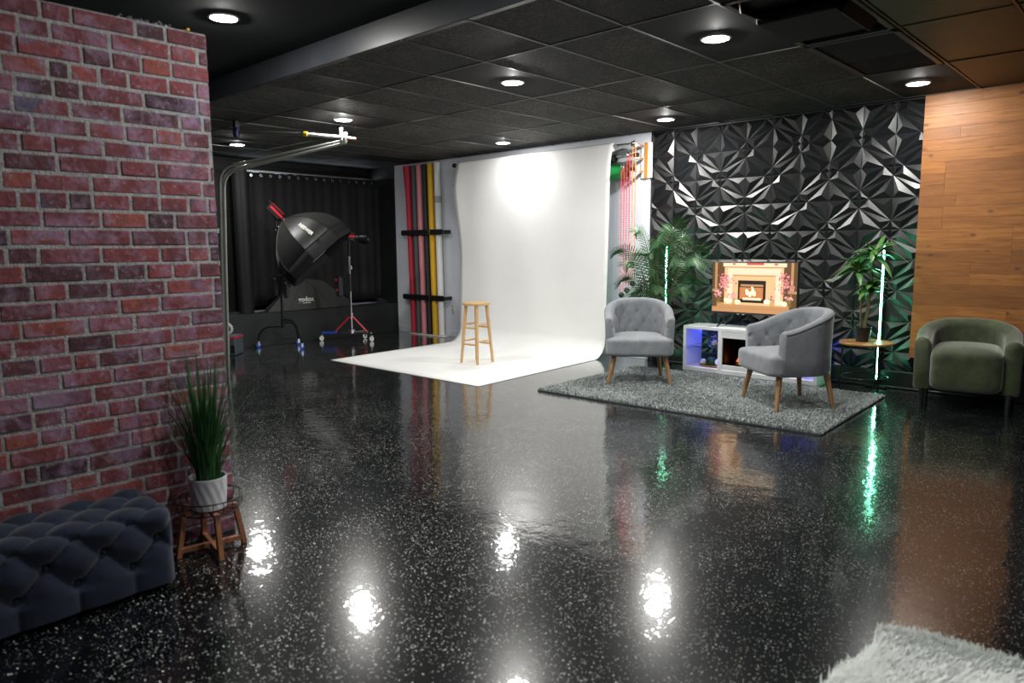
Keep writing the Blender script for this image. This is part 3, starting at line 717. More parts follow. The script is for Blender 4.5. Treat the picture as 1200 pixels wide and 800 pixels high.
# TV
t = thing('television', 'flat television on the white console showing a fireplace scene', 'television', (-3.315, 7.36, .5155), R(-.5))
MB().box((0,0,.43), (.955,.045,.565), b=.006).obj('body', M_black, t, smooth=False)
for sx in (-1,1):
    f_ = MB(); f_.tube([(sx*.32,0,.17),(sx*.33,-.005,.06),(sx*.36,-.10,.008)], .009, 8); f_.tube([(sx*.33,0,.06),(sx*.35,.09,.008)], .009, 8); f_.obj('foot', M_black, t)
# the screen picture: flat shapes of light, in screen units -0.47..0.47, 0.155..0.70
SCR = {}
def em(n_, c, s_=1):
    if n_ not in SCR: SCR[n_] = mat('screen '+n_, (0,0,0), .5, emit=c, es=s_)
    return SCR[n_]
pal = [em('wall', (.16,.08,.03)), em('cream', (1,.62,.30), 1.05), em('pale', (1,.80,.55), 1.15), em('dark', (.02,.012,.01)), em('glow', (1,.78,.42), 1.9), em('ember', (.75,.22,.06), 1.1),
       em('shelf', (.72,.34,.13), 1), em('pink', (.85,.22,.25), 1), em('rose', (1,.45,.42), 1.1), em('olive', (.35,.25,.05), 1), em('shade', (.62,.33,.15), 1), em('redband', (.9,.12,.08), 1)]
sm = MB(); lay = [0]
def rect(x0, x1, z0_, z1_, mi):     # pixel frame of the picture: x 0..100, z 0..60 (top = 60)
    lay[0] += 1; y = -.0235-lay[0]*.00004; X = lambda q: -.468+.936*q/100; Z = lambda q: .156+.545*q/60
    sm.add([(X(x0),y,Z(z0_)),(X(x1),y,Z(z0_)),(X(x1),y,Z(z1_)),(X(x0),y,Z(z1_))], [(0,1,2,3)], mi)
def disc(x, z, r_, mi, n=8):
    lay[0] += .25; y = -.0235-lay[0]*.00004; X = lambda q: -.468+.936*q/100; Z = lambda q: .156+.545*q/60
    sm.add([(X(x+r_*math.cos(2*PI*k/n)), y, Z(z+r_*math.sin(2*PI*k/n))) for k in range(n)], [tuple(range(n))], mi)
rect(0,100,0,60,0); rect(3,6,28,60,10); rect(93,96,28,60,10); rect(0,9,25,28,10); rect(90,100,25,28,10)
rect(6,92,7,12,6); rect(0,100,0,7,10); rect(2,98,2,5,6); rect(0,100,0,1,3)
rect(15,85,10,55,1); rect(13,88,55,59.3,2); rect(15,86,54,55,10); rect(42,62,57,59.3,11); rect(25,28,57,59,11); rect(74,78,57,59,11)
rect(19,25,12,53,2); rect(76,82,12,53,2); rect(25,76,44,45,10); rect(25,76,46,53,2)
rect(32,65,13,39,3); rect(35,62,32,34.5,10); rect(34,62,17,31,5); rect(37,59,18,30,10); rect(39,57,18,28,5)
rr = random.Random(8)
for k in range(14): disc(48+rr.gauss(0,3), 24+rr.gauss(0,2.6), rr.uniform(1.2,2.6), 4)
rect(38,60,16,19,2); rect(35,63,13,15.5,3)
for x in (17,20,31,33,66,68,79,84,87,23): disc(x, 13+rr.uniform(0,2.5), rr.uniform(1.8,3), 4)
for cx, cz in ((15,36),(88,36)):
    for k in range(110): a = rr.uniform(0,1); s_ = -1 if cx < 50 else 1; disc(cx+rr.gauss(0,4.2)+(-s_)*a*2, cz-8+a*18+rr.gauss(0,2), rr.uniform(.5,1.3), 7 if rr.random() < .65 else 8, 6)
for cx, cz, n_ in ((8,22,22),(26,21,26),(72,20,18),(92,20,24)):
    for k in range(n_): disc(cx+rr.gauss(0,2.6), cz+rr.gauss(0,1.9), rr.uniform(.6,1.5), 8 if k % 3 else (9 if cx > 60 else 7), 6)
for x in (8,92,27,73): 
    for k in range(5): rect(x-2+k, x-1.6+k, 10, 18, 9)
o = bpy.data.objects.new('screen', sm.mesh('screen', pal, fix=False)); link(o, t)
# ------------------------------------------------------------------ LED corner lamps
def led(x, y, label):
    t = thing('floor_lamp', label, 'floor lamp', (x, y, 0), 0, 'green LED floor lamps')
    MB().box((0,-.02,.012), (.20,.055,.024), b=.006).obj('base', M_blackmetal, t, smooth=False)
    MB().box((0,.012,.72), (.022,.012,1.40), b=.002).obj('pole', M_blackmetal, t, smooth=False)
    MB().box((0,.000,.735), (.016,.010,1.31), b=.002).obj('light_tube', M_led, t, smooth=False)
    mb = MB()
    for k in range(44): mb.box((0,-.006,.10+k*.0295), (.013,.004,.022))
    mb.obj('light_core', M_ledcore, t, smooth=False)
led(-4.44, 7.46, 'green LED floor lamp glowing among the palm fronds')
led(-2.108, 7.545, 'green LED floor lamp standing behind the round side table')
# ------------------------------------------------------------------ round side table + dracaena
t = thing('side_table', 'round wooden side table with thin black legs in front of the LED lamp', 'side table', (-2.15, 7.29, 0))
MB().lathe([(.0001,.452),(.228,.452),(.235,.458),(.235,.470),(.228,.476),(.0001,.476)], n=40, close=False).obj('tabletop', M_tabletop, t)
for a in (-40, 80, 200): MB().tube([(.215*math.cos(R(a)), .215*math.sin(R(a)), .0), (.20*math.cos(R(a)), .20*math.sin(R(a)), .455)], .009, 8).obj('leg', M_blackmetal, t)
MB().torus((0,0,.14), .207, .006, 32, 6).obj('ring', M_blackmetal, t)
def ribbon(mb, pts, wds, side, fold=.25, mi=0):
    """leaf blade along pts with a V fold"""
    L_ = len(pts); vs = []
    for i, p in enumerate(pts):
        tg = (pts[min(i+1, L_-1)]-pts[max(i-1,0)]).normalized(); s_ = side - tg*side.dot(tg)
        s_ = s_.normalized() if s_.length > 1e-5 else tg.orthogonal().normalized(); nn = tg.cross(s_)
        vs += [p - s_*wds[i] + nn*wds[i]*fold, p, p + s_*wds[i] + nn*wds[i]*fold]
    mb.add(vs, [(i*3+k, i*3+k+1, (i+1)*3+k+1, (i+1)*3+k) for i in range(L_-1) for k in (0,1)])
t = thing('potted_dracaena', 'leafy potted plant with arching broad leaves on the side table', 'potted plant', (-2.18, 7.27, .4765))
MB().lathe([(.0001,0),(.055,0),(.075,.13),(.078,.14),(.070,.14),(.068,.125),(.0001,.122)], n=24, close=False).obj('pot', M_black, t)
MB().lathe([(.0001,.124),(.069,.124)], n=20, close=False).obj('soil', M_soil, t)
r4 = random.Random(21)
heads = [((.0,.02,.12),(.06,.03,.84)), ((-.02,0,.12),(-.06,-.03,.70)), ((.02,-.01,.12),(.05,.0,.52))]
for hi, (b0, h0) in enumerate(heads):
    b0, h0 = Vector(b0), Vector(h0)
    MB().tube([b0, b0.lerp(h0,.5)+Vector((.012,0,0)), h0], .008, 8).obj('stem', M_stem, t)
    for k in range(24):
        a = 2*PI*k/24*2.4+r4.uniform(-.3,.3); el = r4.uniform(.1,1.1); ln = r4.uniform(.18,.30)*(1.1 if hi < 2 else .85)
        d = Vector((math.cos(a)*math.cos(el), math.sin(a)*math.cos(el)*.8, math.sin(el))); pts = []; wd = []
        base = h0+Vector((0,0,r4.uniform(-.06,.03)))
        for i in range(8):
            f_ = i/7; q = base+d*ln*f_+Vector((0,0,-ln*.75*f_*f_*math.cos(el)))
            if q.y > .27: q.y = .27
            pts.append(q); wd.append(.027*math.sin(PI*min(1,.12+f_*.88))**.7+.001)
        mb = MB(); ribbon(mb, pts, wd, d.cross(Vector((0,0,1))).normalized() if abs(d.z) < .95 else Vector((1,0,0)), .3)
        mb.obj('leaf', M_leaf2, t, smooth='all')
# ------------------------------------------------------------------ areca palm
t = thing('potted_palm', 'tall potted palm with feathery fronds behind the left armchair', 'potted palm', (-4.36, 7.17, 0))
MB().lathe([(.0001,0.03),(.07,.03),(.085,.165),(.09,.17),(.09,.18),(.078,.18),(.076,.16),(.0001,.16)], n=24, close=False).obj('pot', M_black, t)
MB().lathe([(.0001,.162),(.077,.162)], n=20, close=False).obj('soil', M_soil, t)
r5 = random.Random(4)
def frond(base, tip, sag, nleaf=22, ll=.20):
    base, tip = Vector(base), Vector(tip); h = (tip-base); L_ = h.length
    def C(f_):
        c1 = Vector((base.x+h.x*.12, base.y+h.y*.12, tip.z*.62+sag)); c2 = Vector((base.x+h.x*.50, base.y+h.y*.50, tip.z+sag*1.35)); g = 1-f_
        return base*g**3+c1*3*g*g*f_+c2*3*g*f_*f_+tip*f_**3
    pts = [C(i/12) for i in range(13)]
    mb = MB(); mb.tube(pts, [.006-.0045*i/12 for i in range(13)], 6); side = h.cross(Vector((0,0,1))).normalized(); rl = r5.choice([-1,1])*r5.uniform(.5,1.1)
    lf = MB()
    for k in range(nleaf):
        f_ = .36+.64*k/(nleaf-1); p = C(f_); tg = (C(min(1,f_+.02))-C(f_-.02)).normalized()
        l_ = ll*math.sin(PI*min(1, .18+.80*(f_-.25)/.8))**.5*r5.uniform(.85,1.1)
        for s_ in (-1,1):
            d = (tg*.62+(side*math.cos(rl)+side.cross(tg)*math.sin(rl))*s_*.85).normalized(); q = []; wd = []
            for i in range(5):
                g = i/4; v = p+d*l_*g+Vector((0,0,-l_*.22*g*g))
                if v.y > .40: v.y = .40
                q.append(v); wd.append(.0048*math.sin(PI*(.15+.85*g))**.8+.0008)
            ribbon(lf, q, wd, tg, .35)
    st = mb.obj('frond', M_stem, t)
    lf.obj('leaflets', M_leaf, st, smooth='all')
z0_ = .16
# (tip dx, dy, z, base lean, sag): picture-right is (.733,.68)
F = [((-.36,-.42,1.33),.16),((-.16,-.26,1.56),.10),((.22,.10,1.66),.06),((.50,.22,1.36),.16),((.46,.16,1.00),.22),((-.34,-.36,.98),.20),((.10,-.20,1.40),.12),
     ((-.28,-.05,1.30),.14),((.05,.18,1.58),.08),((.30,-.12,1.18),.16),((.10,-.30,1.08),.18),((-.12,-.34,.85),.18),((.36,.02,.85),.18),((-.36,-.12,.80),.18),((.24,.2,1.45),.12),((.55,.05,1.18),.2),((-.1,.1,1.45),.1),
     ((.02,-.25,1.28),.14),((.2,-.3,.9),.16),((-.25,-.35,1.18),.16)]
for k, (tip, sg) in enumerate(F):
    a = math.atan2(tip[1], tip[0]); frond((.03*math.cos(a),.03*math.sin(a),z0_), tip, sg, 24, .18)
# ------------------------------------------------------------------ rugs
def rug(name, label, poly_fn, nx, ny, th, blade, n, mats, cat='rug', seed=1, curl=.6):
    t = thing(name, label, cat, (*poly_fn(.5,.5), 0)); c = poly_fn(.5,.5)
    rg = np.random.default_rng(seed); mb = MB()
    N = 24; ed = [poly_fn(u,0) for u in np.linspace(0,1,N)]+[poly_fn(1,v) for v in np.linspace(0,1,N)[1:]]+[poly_fn(u,1) for u in np.linspace(1,0,N)[1:]]+[poly_fn(0,v) for v in np.linspace(1,0,N)[1:-1]]
    n_ = len(ed); mb.add([(x-c[0],y-c[1],.001) for x,y in ed]+[(x-c[0],y-c[1],th) for x,y in ed], [(i,(i+1)%n_,n_+(i+1)%n_,n_+i) for i in range(n_)]+[tuple(range(n_)), tuple(range(n_,2*n_))])
    mb.obj('backing', mats[1], t, smooth=False)
    u, v = rg.random(n), rg.random(n); P = np.array([poly_fn(a,b) for a,b in zip(u,v)])-np.array(c)
    # lay direction varies in patches
    ph = np.sin(P[:,0]*5.1+np.sin(P[:,1]*3.7)*2)+np.cos(P[:,1]*6.3+P[:,0]*2.1)*1.2; ang = ph*(.5 if blade < .04 else 1.2)+rg.normal(0,1.6 if blade < .04 else .6,n)
    L_ = blade*rg.uniform(.6,1.2,n); lean = rg.uniform(.3,1,n)*curl
    dx, dy = np.cos(ang)*lean, np.sin(ang)*lean; hz = np.sqrt(np.maximum(0,1-lean**2))
    w_ = .0035 if blade < .04 else .0022; px_, py_ = -np.sin(ang)*w_, np.cos(ang)*w_
    z0 = np.full(n, th-.002); b0 = np.stack([P[:,0]-px_, P[:,1]-py_, z0],1); b1 = np.stack([P[:,0]+px_, P[:,1]+py_, z0],1)
    m0 = np.stack([P[:,0]+dx*L_*.45-px_, P[:,1]+dy*L_*.45-py_, z0+L_*hz*.7],1); m1 = m0+np.stack([2*px_,2*py_,0*px_],1)
    tp_ = np.stack([P[:,0]+dx*L_, P[:,1]+dy*L_, z0+L_*hz],1)
    V = np.stack([b0,b1,m1,m0,tp_],1).reshape(-1,3); V[:,2] = np.maximum(V[:,2], .003)
    me = bpy.data.meshes.new('pile'); idx = np.arange(n)[:,None]*5
    loops = np.concatenate([idx+np.array([0,1,2,3]), idx+np.array([3,2,4])],1).reshape(-1)
    starts = (np.arange(n)[:,None]*7+np.array([0,4])).reshape(-1); me.vertices.add(n*5); me.loops.add(n*7); me.polygons.add(n*2)
    me.vertices.foreach_set('co', V.reshape(-1)); me.loops.foreach_set('vertex_index', loops.astype(np.int32)); me.polygons.foreach_set('loop_start', starts.astype(np.int32))
    me.polygons.foreach_set('loop_total', np.tile([4,3], n).astype(np.int32)); me.materials.append(mats[0]); me.update(calc_edges=True); me.validate()
    link(bpy.data.objects.new('pile', me), t, kind='stuff')
M_shag = noisy('grey shag', (.24,.265,.265), (.52,.56,.55), 22, .9); M_shagb = mat('dark rug edge', (.05,.055,.06), .9)
A, B, C_, D_ = (-4.524,5.236), (-1.843,5.321), (-1.90,7.07), (-4.56,7.00)
def bil(u, v, A=A, B=B, C=C_, D=D_):
    return tuple((A[i]*(1-u)+B[i]*u)*(1-v)+(D[i]*(1-u)+C[i]*u)*v for i in (0,1))
rug('shag_rug', 'large grey shag rug under the two grey armchairs', bil, 0, 0, .012, .026, 95000, (M_shag, M_shagb))
M_fur = noisy('white fur', (.80,.84,.82), (.92,.94,.92), 6, .9)
def fur(u, v):
    A_, B_, C2, D2 = (-.66,1.55), (.9,1.7), (.8,2.98), (-.72,2.70)
    x = (A_[0]*(1-u)+B_[0]*u)*(1-v)+(D2[0]*(1-u)+C2[0]*u)*v; y = (A_[1]*(1-u)+B_[1]*u)*(1-v)+(D2[1]*(1-u)+C2[1]*u)*v
    return x+.03*math.sin(v*9)*(1-u), y+.02*math.sin(u*14)*v
rug('fur_rug', 'white fluffy fur rug at the bottom right corner', fur, 0, 0, .012, .05, 110000, (M_fur, M_fur), seed=3, curl=.93)
# ------------------------------------------------------------------ tufted bench by the brick wall
def bench():
    t = thing('tufted_bench', 'dark navy velvet button-tufted bench along the brick wall', 'bench', (-3.172, 0, 0))
    hx, y0, y1, zb, zt, r_ = .198, -.35, 1.14, .03, .362, .06
    def puff(u, v):
        low = v < .135
        a_ = (u-.578)/.2; b_ = (v-.32)/.19
        s_, t_ = a_+b_, a_-b_
        q = abs(math.sin(PI*s_)*math.sin(PI*t_)); d = .036*(q**.45-1)
        ra = math.hypot(s_-round(s_), t_-round(t_)); d -= .034*math.exp(-(ra/.12)**2)
        if low:
            f_ = min(1, (.135-v)/.03); c = a_ if False else (u-.578)/.2
            q2 = abs(math.sin(PI*c)); d2 = .020*(q2**.35-1); d = d*(1-f_)+d2*f_
        return d
    prof = []   # cross-section (x, z, arc v, nx, nz): front bottom -> top -> back bottom ; front is +x
    def arc(cx, cz, a0, a1, n):
        for k in range(n+1): a = a0+(a1-a0)*k/n; prof.append((cx+r_*math.cos(a), cz+r_*math.sin(a), math.cos(a), math.sin(a)))
    for k in range(30): prof.append((hx, zb+(zt-r_-zb)*k/30, 1, 0))
    arc(hx-r_, zt-r_, 0, PI/2, 10)
    for k in range(1,34): prof.append((hx-r_-(2*hx-2*r_)*k/34, zt, 0, 1))
    arc(-hx+r_, zt-r_, PI/2, PI, 8)
    for k in range(1,9): prof.append((-hx, zt-r_-(zt-r_-zb)*k/8, -1, 0))
    vv = [zb]
    for a, b in zip(prof[:-1], prof[1:]): vv.append(vv[-1]+math.hypot(a[0]-b[0], a[1]-b[1]))
    NY = 190; mb = MB(); n = len(prof); vs = []
    rows_y = [y0+(y1-.05-y0)*k/(NY-1) for k in range(NY)]
    for y in rows_y:
        for (x, z, nx, nz), v in zip(prof, vv):
            d = puff(y, v); vs.append((x+nx*d, y, z+nz*d))
    # rounded end cap: rings shrinking towards the centre
    ne = 34; cx, cz = 0, (zt+zb)/2; u = rows_y[-1]
    rings = NY
    for k in range(1, ne+1):
        if k <= 8: a = PI/2*k/8; dy = .05*math.sin(a); ins = .05*(1-math.cos(a)); u2_ = y1-.05+.05*a*1.0
        else: dy = .05; ins = .05+(k-8)*.006; u2_ = y1-.05+.078+(k-8)*.006
        f_ = ins
        for (x, z, nx, nz), v in zip(prof, vv):
            X = x-math.copysign(min(abs(x), f_*(abs(x)/hx)), x); Z = z-nz*f_ if z > zb+.02 else z
            if k > 8: X = x*(1-ins/hx) if True else X
            # lattice goes round the corner on the end face: use x across, z up
            if k <= 8: d = puff(u2_, v)*(1-k/8)+puff(y1+(hx-abs(X))*1.0, max(z, zb))*(k/8)*.0; X += nx*d; Z += nz*d; Y = y1-.05+dy+ (0)
            else: Y = y1+puff((hx-X)+y1+.0, Z)*min(1,(k-8)/4)
            vs.append((X, Y, Z)); 
        rings += 1
    mb.add(vs, [(i*n+k, i*n+k+1, (i+1)*n+k+1, (i+1)*n+k) for i in range(rings-1) for k in range(n-1)])
    mb.add([vs[(rings-1)*n+k] for k in range(n)], [tuple(range(n))])
    mb.obj('upholstery', M_navy, t, smooth='all')
    MB().box((0, (y0+y1)/2-.02, .035), (2*hx-.06, y1-y0-.10, .05), b=.01).obj('plinth', M_black, t, smooth=False)
    for x in (-.14,.14):
        for y in (y0+.12, y1-.1): MB().lathe([(.02,0),(.024,.03)], (x,y,0), 10).obj('foot', M_black, t)
    bt_ = []
    for i in range(-4, 3):
        for zz, off in ((.32,0),(.225,.1),(.13,0)):
            y = .578+.2*i+off
            if y < y0+.05 or y > y1-.04: continue
            MB().ball((hx-.048, y, zz), .010, 8).obj('button', M_navy, t)
bench()
# ------------------------------------------------------------------ plant stand with grass plant
t = thing('plant_stand', 'wooden cross-leg plant stand with wire basket rim by the bench', 'plant stand', (-3.235, 1.40, 0), 0)
AN = (R(-100), R(-10))
for a in (AN[0], AN[1], AN[0]+PI, AN[1]+PI):
    q = MB(); q.tube([(.147*math.cos(a),.147*math.sin(a),0),(.112*math.cos(a),.112*math.sin(a),.20)], .0155, 4); q.obj('leg', M_cedar, t, smooth=False)
for a in AN: MB().box((0,0,.030 + (.0005 if a == AN[0] else 0)), (.275,.022,.024), (0,0,a), b=.002).obj('crossbar', M_cedar, t, smooth=False)
for a in AN: MB().box((0,0,.196 + (.0005 if a == AN[0] else 0)), (.25,.03,.014), (0,0,a), b=.002).obj('top_bar', M_cedar, t, smooth=False)
wr = MB(); wr.torus((0,0,.265), .150, .0032, 40, 6)
wr.torus((0,0,.206), .130, .003, 40, 6); wr.torus((0,0,.206), .075, .0018, 30, 6)
for k in range(20):
    a = 2*PI*k/20; wr.tube([(.150*math.cos(a),.150*math.sin(a),.265),(.145*math.cos(a),.145*math.sin(a),.225),(.130*math.cos(a),.130*math.sin(a),.206),(.075*math.cos(a),.075*math.sin(a),.206)], .0022, 5)
wr.obj('wire_basket', M_blackmetal, t)
t = thing('potted_grass', 'tall green grass plant in a white ribbed pot on the stand', 'potted plant', (-3.235, 1.40, .2085))
def potf(u, v):
    a = 2*PI*u; r_ = .074+.010*v; rb2 = r_+.0012*math.sin(a*14+v*9)*(1 if .05 < v < .92 else 0)
    return (rb2*math.cos(a), rb2*math.sin(a), .003+.145*v)
mb = MB(); mb.grid(potf, 84, 26, closeu=True); mb.lathe([(.0001,.002),(.07,.002),(.074,.004)], n=40, close=False); mb.lathe([(.084,.148),(.083,.152),(.078,.150),(.076,.12),(.0001,.12)], n=40, close=False)
mb.obj('pot', M_pot, t, smooth=50); MB().lathe([(.0001,.125),(.077,.125)], n=20, close=False).obj('soil', M_soil, t)
r6 = random.Random(9); gb = MB()
for k in range(210):
    a = r6.uniform(0,2*PI); r0_ = .06*math.sqrt(r6.random()); b = Vector((r0_*math.cos(a), r0_*math.sin(a), .12)); sp = r6.uniform(.0,1)**1.3
    a2 = a+r6.uniform(-.6,.6); out = Vector((math.cos(a2), math.sin(a2), 0))*(.04+.17*sp); h = r6.uniform(.30,.66)*(1-.12*sp)
    if b.x+out.x < -.14: out.x = -.14-b.x
    pts = [b+out*(f_**1.6)+Vector((0,0,h*f_-.05*sp*f_**4)) for f_ in [i/6 for i in range(7)]]
    ribbon(gb, pts, [.0038*(1-(i/6)**2.2)+.0005 for i in range(7)], Vector((-math.sin(a2), math.cos(a2), 0)), .3)
gb.obj('blades', M_grass, t, smooth='all', kind='stuff')
ob = MB(); d = Vector((.733,.68,0)); pts = [Vector((.05,.04,.125))+d*.14*f_+Vector((0,0,.075*f_-.085*f_*f_)) for f_ in [i/6 for i in range(7)]]
ribbon(ob, pts, [.0022]*6+[.0005], Vector((-.68,.733,0)), .2); ob.obj('bent_blade', M_leaf, t, smooth='all')
# tinsel on top of the brick wall
t = thing('foil_garland', 'silver and gold foil scraps lying on top of the brick wall', 'garland', (-3.44, 1.35, BT)); mb = MB(); r7 = random.Random(2)
for k in range(90):
    c = Vector((r7.uniform(.005,.04), -.13+.22*r7.random()**.8, .003+r7.random()*.010)); s_ = .006+.008*r7.random(); d1 = Vector([r7.uniform(-1,1) for _ in range(3)]).normalized()*s_; d2 = d1.orthogonal().normalized()*s_*.4
    c.z = max(c.z, abs(d1.z)+abs(d2.z)+.001); mb.add([c-d1, c-d2, c+d1, c+d2], [(0,1,2,3)])
mb.obj('foil', M_chrome, t, smooth=False, kind='stuff'); MB().box((.03,.16,.010), (.03,.018,.012), (0,R(10),R(20)), b=.002).obj('gold_scrap', mat('gold foil', (.8,.5,.12), .25, 1), t, smooth=False)
# ------------------------------------------------------------------ blackout curtain, rolled cloth, black gear on the platform
t = thing('blackout_curtain', 'black blackout curtain with metal eyelets hanging over the window', 'curtain', (-10.15, 6.3, .48))
def cf(u, v):
    y = -1.20+2.56*u; z = .06+1.99*v; return (.014*math.sin(u*44)*(.5+.5*math.sin(u*9+1))+.006*math.sin(u*97), y, z)
o = MB().grid(cf, 150, 12).obj('cloth', M_blackfab, t, smooth='all'); md = o.modifiers.new('s','SOLIDIFY'); md.thickness = .004
for k in range(17): MB().torus((.03, -1.15+2.46*k/16, 2.00), .018, .005, 14, 6, (1,0,0)).obj('eyelet', M_chrome, t)
MB().tube([(.03,-1.40,2.068),(.03,1.37,2.058)], .017, 12).obj('rail', M_chrome, t)
MB().tube([(.05,1.385,2.02),(.05,1.39,.25)], .010, 8).obj('side_rod', M_dullchrome, t)
t = thing('rolled_cloth', 'thick black rolled cloth standing upright left of the curtain', 'cloth roll', (-9.98, 5.05, .476))
MB().grid(lambda u, v: ((.095+.008*math.sin(u*2*PI*7))*math.cos(2*PI*u), (.105+.008*math.sin(u*2*PI*5))*math.sin(2*PI*u), .002+2.1*v), 48, 6, closeu=True).lathe([(.0001,.001),(.09,.001)], n=24, close=False).lathe([(.0001,2.10),(.1,2.10)], n=24, close=False).obj('cloth', M_blackfab, t)
def to_world(px, py, bx, by):
    d = fwd + r2*(px-600)/FPX - u2*(py-400)/FPX; F2 = Vector((fwd.x, fwd.y)); tt = (bx*F2.x+by*F2.y)/(d.x*F2.x+d.y*F2.y); return Vector((d.x*tt, d.y*tt, d.z*tt+CAM_H))
# folded softbox lying on the platform, with printed logo
t = thing('folded_softbox', 'black folded softbox with white godox lettering lying on the platform', 'softbox', (-9.93, 5.90, .478), R(90))
# local x runs along world +Y, local y = world -X
prof = [(-.62,0),(-.60,.03),(-.10,.43),(.10,.46),(.38,.42),(.80,.10),(.83,0)]
mb = MB(); n = len(prof)
fr_ = [(x, -.15+.10*(z/.46), z+.002) for x, z in prof]; bk = [(x*.9+.03, .14-.04*(z/.46), z*.92+.002) for x, z in prof]
mid_ = [(x*1.0, -.03, z*1.03+.003) for x, z in prof]
mb.add(fr_+mid_+bk, [tuple(range(n-1,-1,-1)), tuple(range(2*n,3*n))]+[(i,i+1,n+i+1,n+i) for i in range(n-1)]+[(n+i,n+i+1,2*n+i+1,2*n+i) for i in range(n-1)]+[(0,n,2*n,3*n-1,2*n-1,n-1)])
o = mb.obj('fabric', M_octafab, t, smooth=False)
for f_ in (.25,.55,.8): MB().tube([(-.62+1.4*f_,-.145,.02),(0.05+.1*(f_-.5),-.055,.45)], .004, 6).obj('rib', M_black, t)
M_print = mat('white print', (.8,.8,.75), .6)
me = text_mesh('godox', .105, .001, .002); me.materials.append(M_print); lo = bpy.data.objects.new('lettering', me); link(lo, t, (.03,-.124,.155)); lo.rotation_euler = (R(90+-12),0,0)
MB().box((.03,-.135,.10), (.14,.002,.008), (R(-12),0,0)).obj('print_line', M_print, t, smooth=False)
# ------------------------------------------------------------------ studio light heads and stands
def caster(t, x, y, wheel=M_blue, z=0):
    m_ = MB(); m_.box((x, y, z+.082), (.035,.045,.016), b=.003); m_.box((x-.014, y, z+.055), (.004,.03,.05)); m_.box((x+.014, y, z+.055), (.004,.03,.05)); c = m_.obj('caster', M_chrome, t, smooth=False)
    MB().lathe([(.010,-.010),(.036,-.010),(.038,0),(.036,.010),(.010,.010)], (x, y, z+.038), 16, (1,0,0)).obj('wheel', wheel, c)
def head(parent, o, ax, up_):
    ax = Vector(ax).normalized(); up_ = Vector(up_); s_ = ax.cross(up_).normalized(); up_ = s_.cross(ax); M = Matrix((ax, s_, up_)).transposed()
    def P(v): return M @ Vector(v) + Vector(o)
    def bx(c, d, name, m_, b=.004): 
        q = MB(); q.box(c, d, b=b); q.v = [tuple(P(v)) for v in q.v]; return q.obj(name, m_, parent, smooth=False)
    bx((-.02,0,0), (.24,.11,.12), 'light_body', M_black, .012)
    bx((0,-.0565,.015), (.22,.004,.028), 'red_stripe', M_red, .001); bx((0,.0565,.015), (.22,.004,.028), 'red_stripe', M_red, .001)
    bx((-.02,.0,.0615), (.22,.06,.004), 'red_stripe', M_red, .001)
    bx((-.0,-.0585,.045), (.10,.003,.012), 'white_mark', M_print, .001)
    q = MB(); q.lathe([(.05,0),(.052,.05),(.060,.06),(.060,.075)], P((.10,0,0)), 20, tuple(ax)); q.obj('mount_ring', M_black, parent)
    bx((-.16,0,.05), (.05,.02,.02), 'handle', M_black, .004)
    return P
# 1: big octagonal softbox on a c-stand
base = Vector((-9.35, 5.26, 0)); t = thing('softbox_light', 'black octagonal softbox with red-striped light head on a rolling stand', 'studio light', base)
hd = Vector((.0, -.01, 1.90)); axis = (rt*.66 - Vector((0,0,.70)) + Vector((fwd.x,fwd.y,0))*.05).normalized()
mb = MB(); mb.tube([(0,0,.40),(0,0,1.25)], .016, 12); mb.tube([(0,0,1.2),(0,0,1.72)], .012, 12); mb.obj('pole', M_blackmetal, t)
MB().lathe([(.026,1.20),(.028,1.23),(.026,1.27)], (0,0,0), 14).obj('collar', M_black, t)
MB().tube([(0,-.02,1.70),(.0,-.01,1.84)], .018, 10).obj('yoke', M_black, t)
cl = MB(); cl.ball((.02,-.0,1.70), .022, 10); cl.ball((-.02,-.02,1.66), .016, 8); cl.obj('clamp', M_chrome, t)
head(t, hd, axis, (0,0,1))
# c-stand legs: one low arch and one high arch, both curved, plus the rear leg
for (dx, dy), zt_ in (((-.26,-.25), .30), ((.38,.06), .40), ((-.08,.28), .35)):
    d = Vector((dx, dy, 0)); L_ = d.length; d = d/L_
    pts = [Vector((0,0,zt_))]+[d*(L_*.45)+Vector((0,0,zt_))]+[d*(L_*(.45+.55*math.sin(a)))+Vector((0,0,.10+(zt_-.10)*math.cos(a))) for a in [PI/2*k/7 for k in range(1,8)]]
    MB().tube(pts, .012, 10).obj('leg', M_blackmetal, t); caster(t, dx, dy)
MB().lathe([(.024,.28),(.026,.34),(.024,.42)], (0,0,0), 14).obj('hub', M_blackmetal, t)
bg = MB(); bg.box((-.05,.0,1.02), (.20,.07,.03), b=.006); bg.box((-.11,-.03,.86), (.09,.06,.26), b=.012); bg.box((.09,.03,.82), (.08,.05,.22), b=.012); bg.obj('power_pack', M_black, t, smooth=False)
MB().box((-.13,-.05,.76), (.03,.02,.05), b=.004).obj('red_tag', M_red, t, smooth=False)
MB().tube([(-.02,-.04,1.84),(-.08,-.06,1.5),(-.03,-.05,1.2),(-.08,-.05,1.0)], .004, 6).obj('cable', M_black, t)
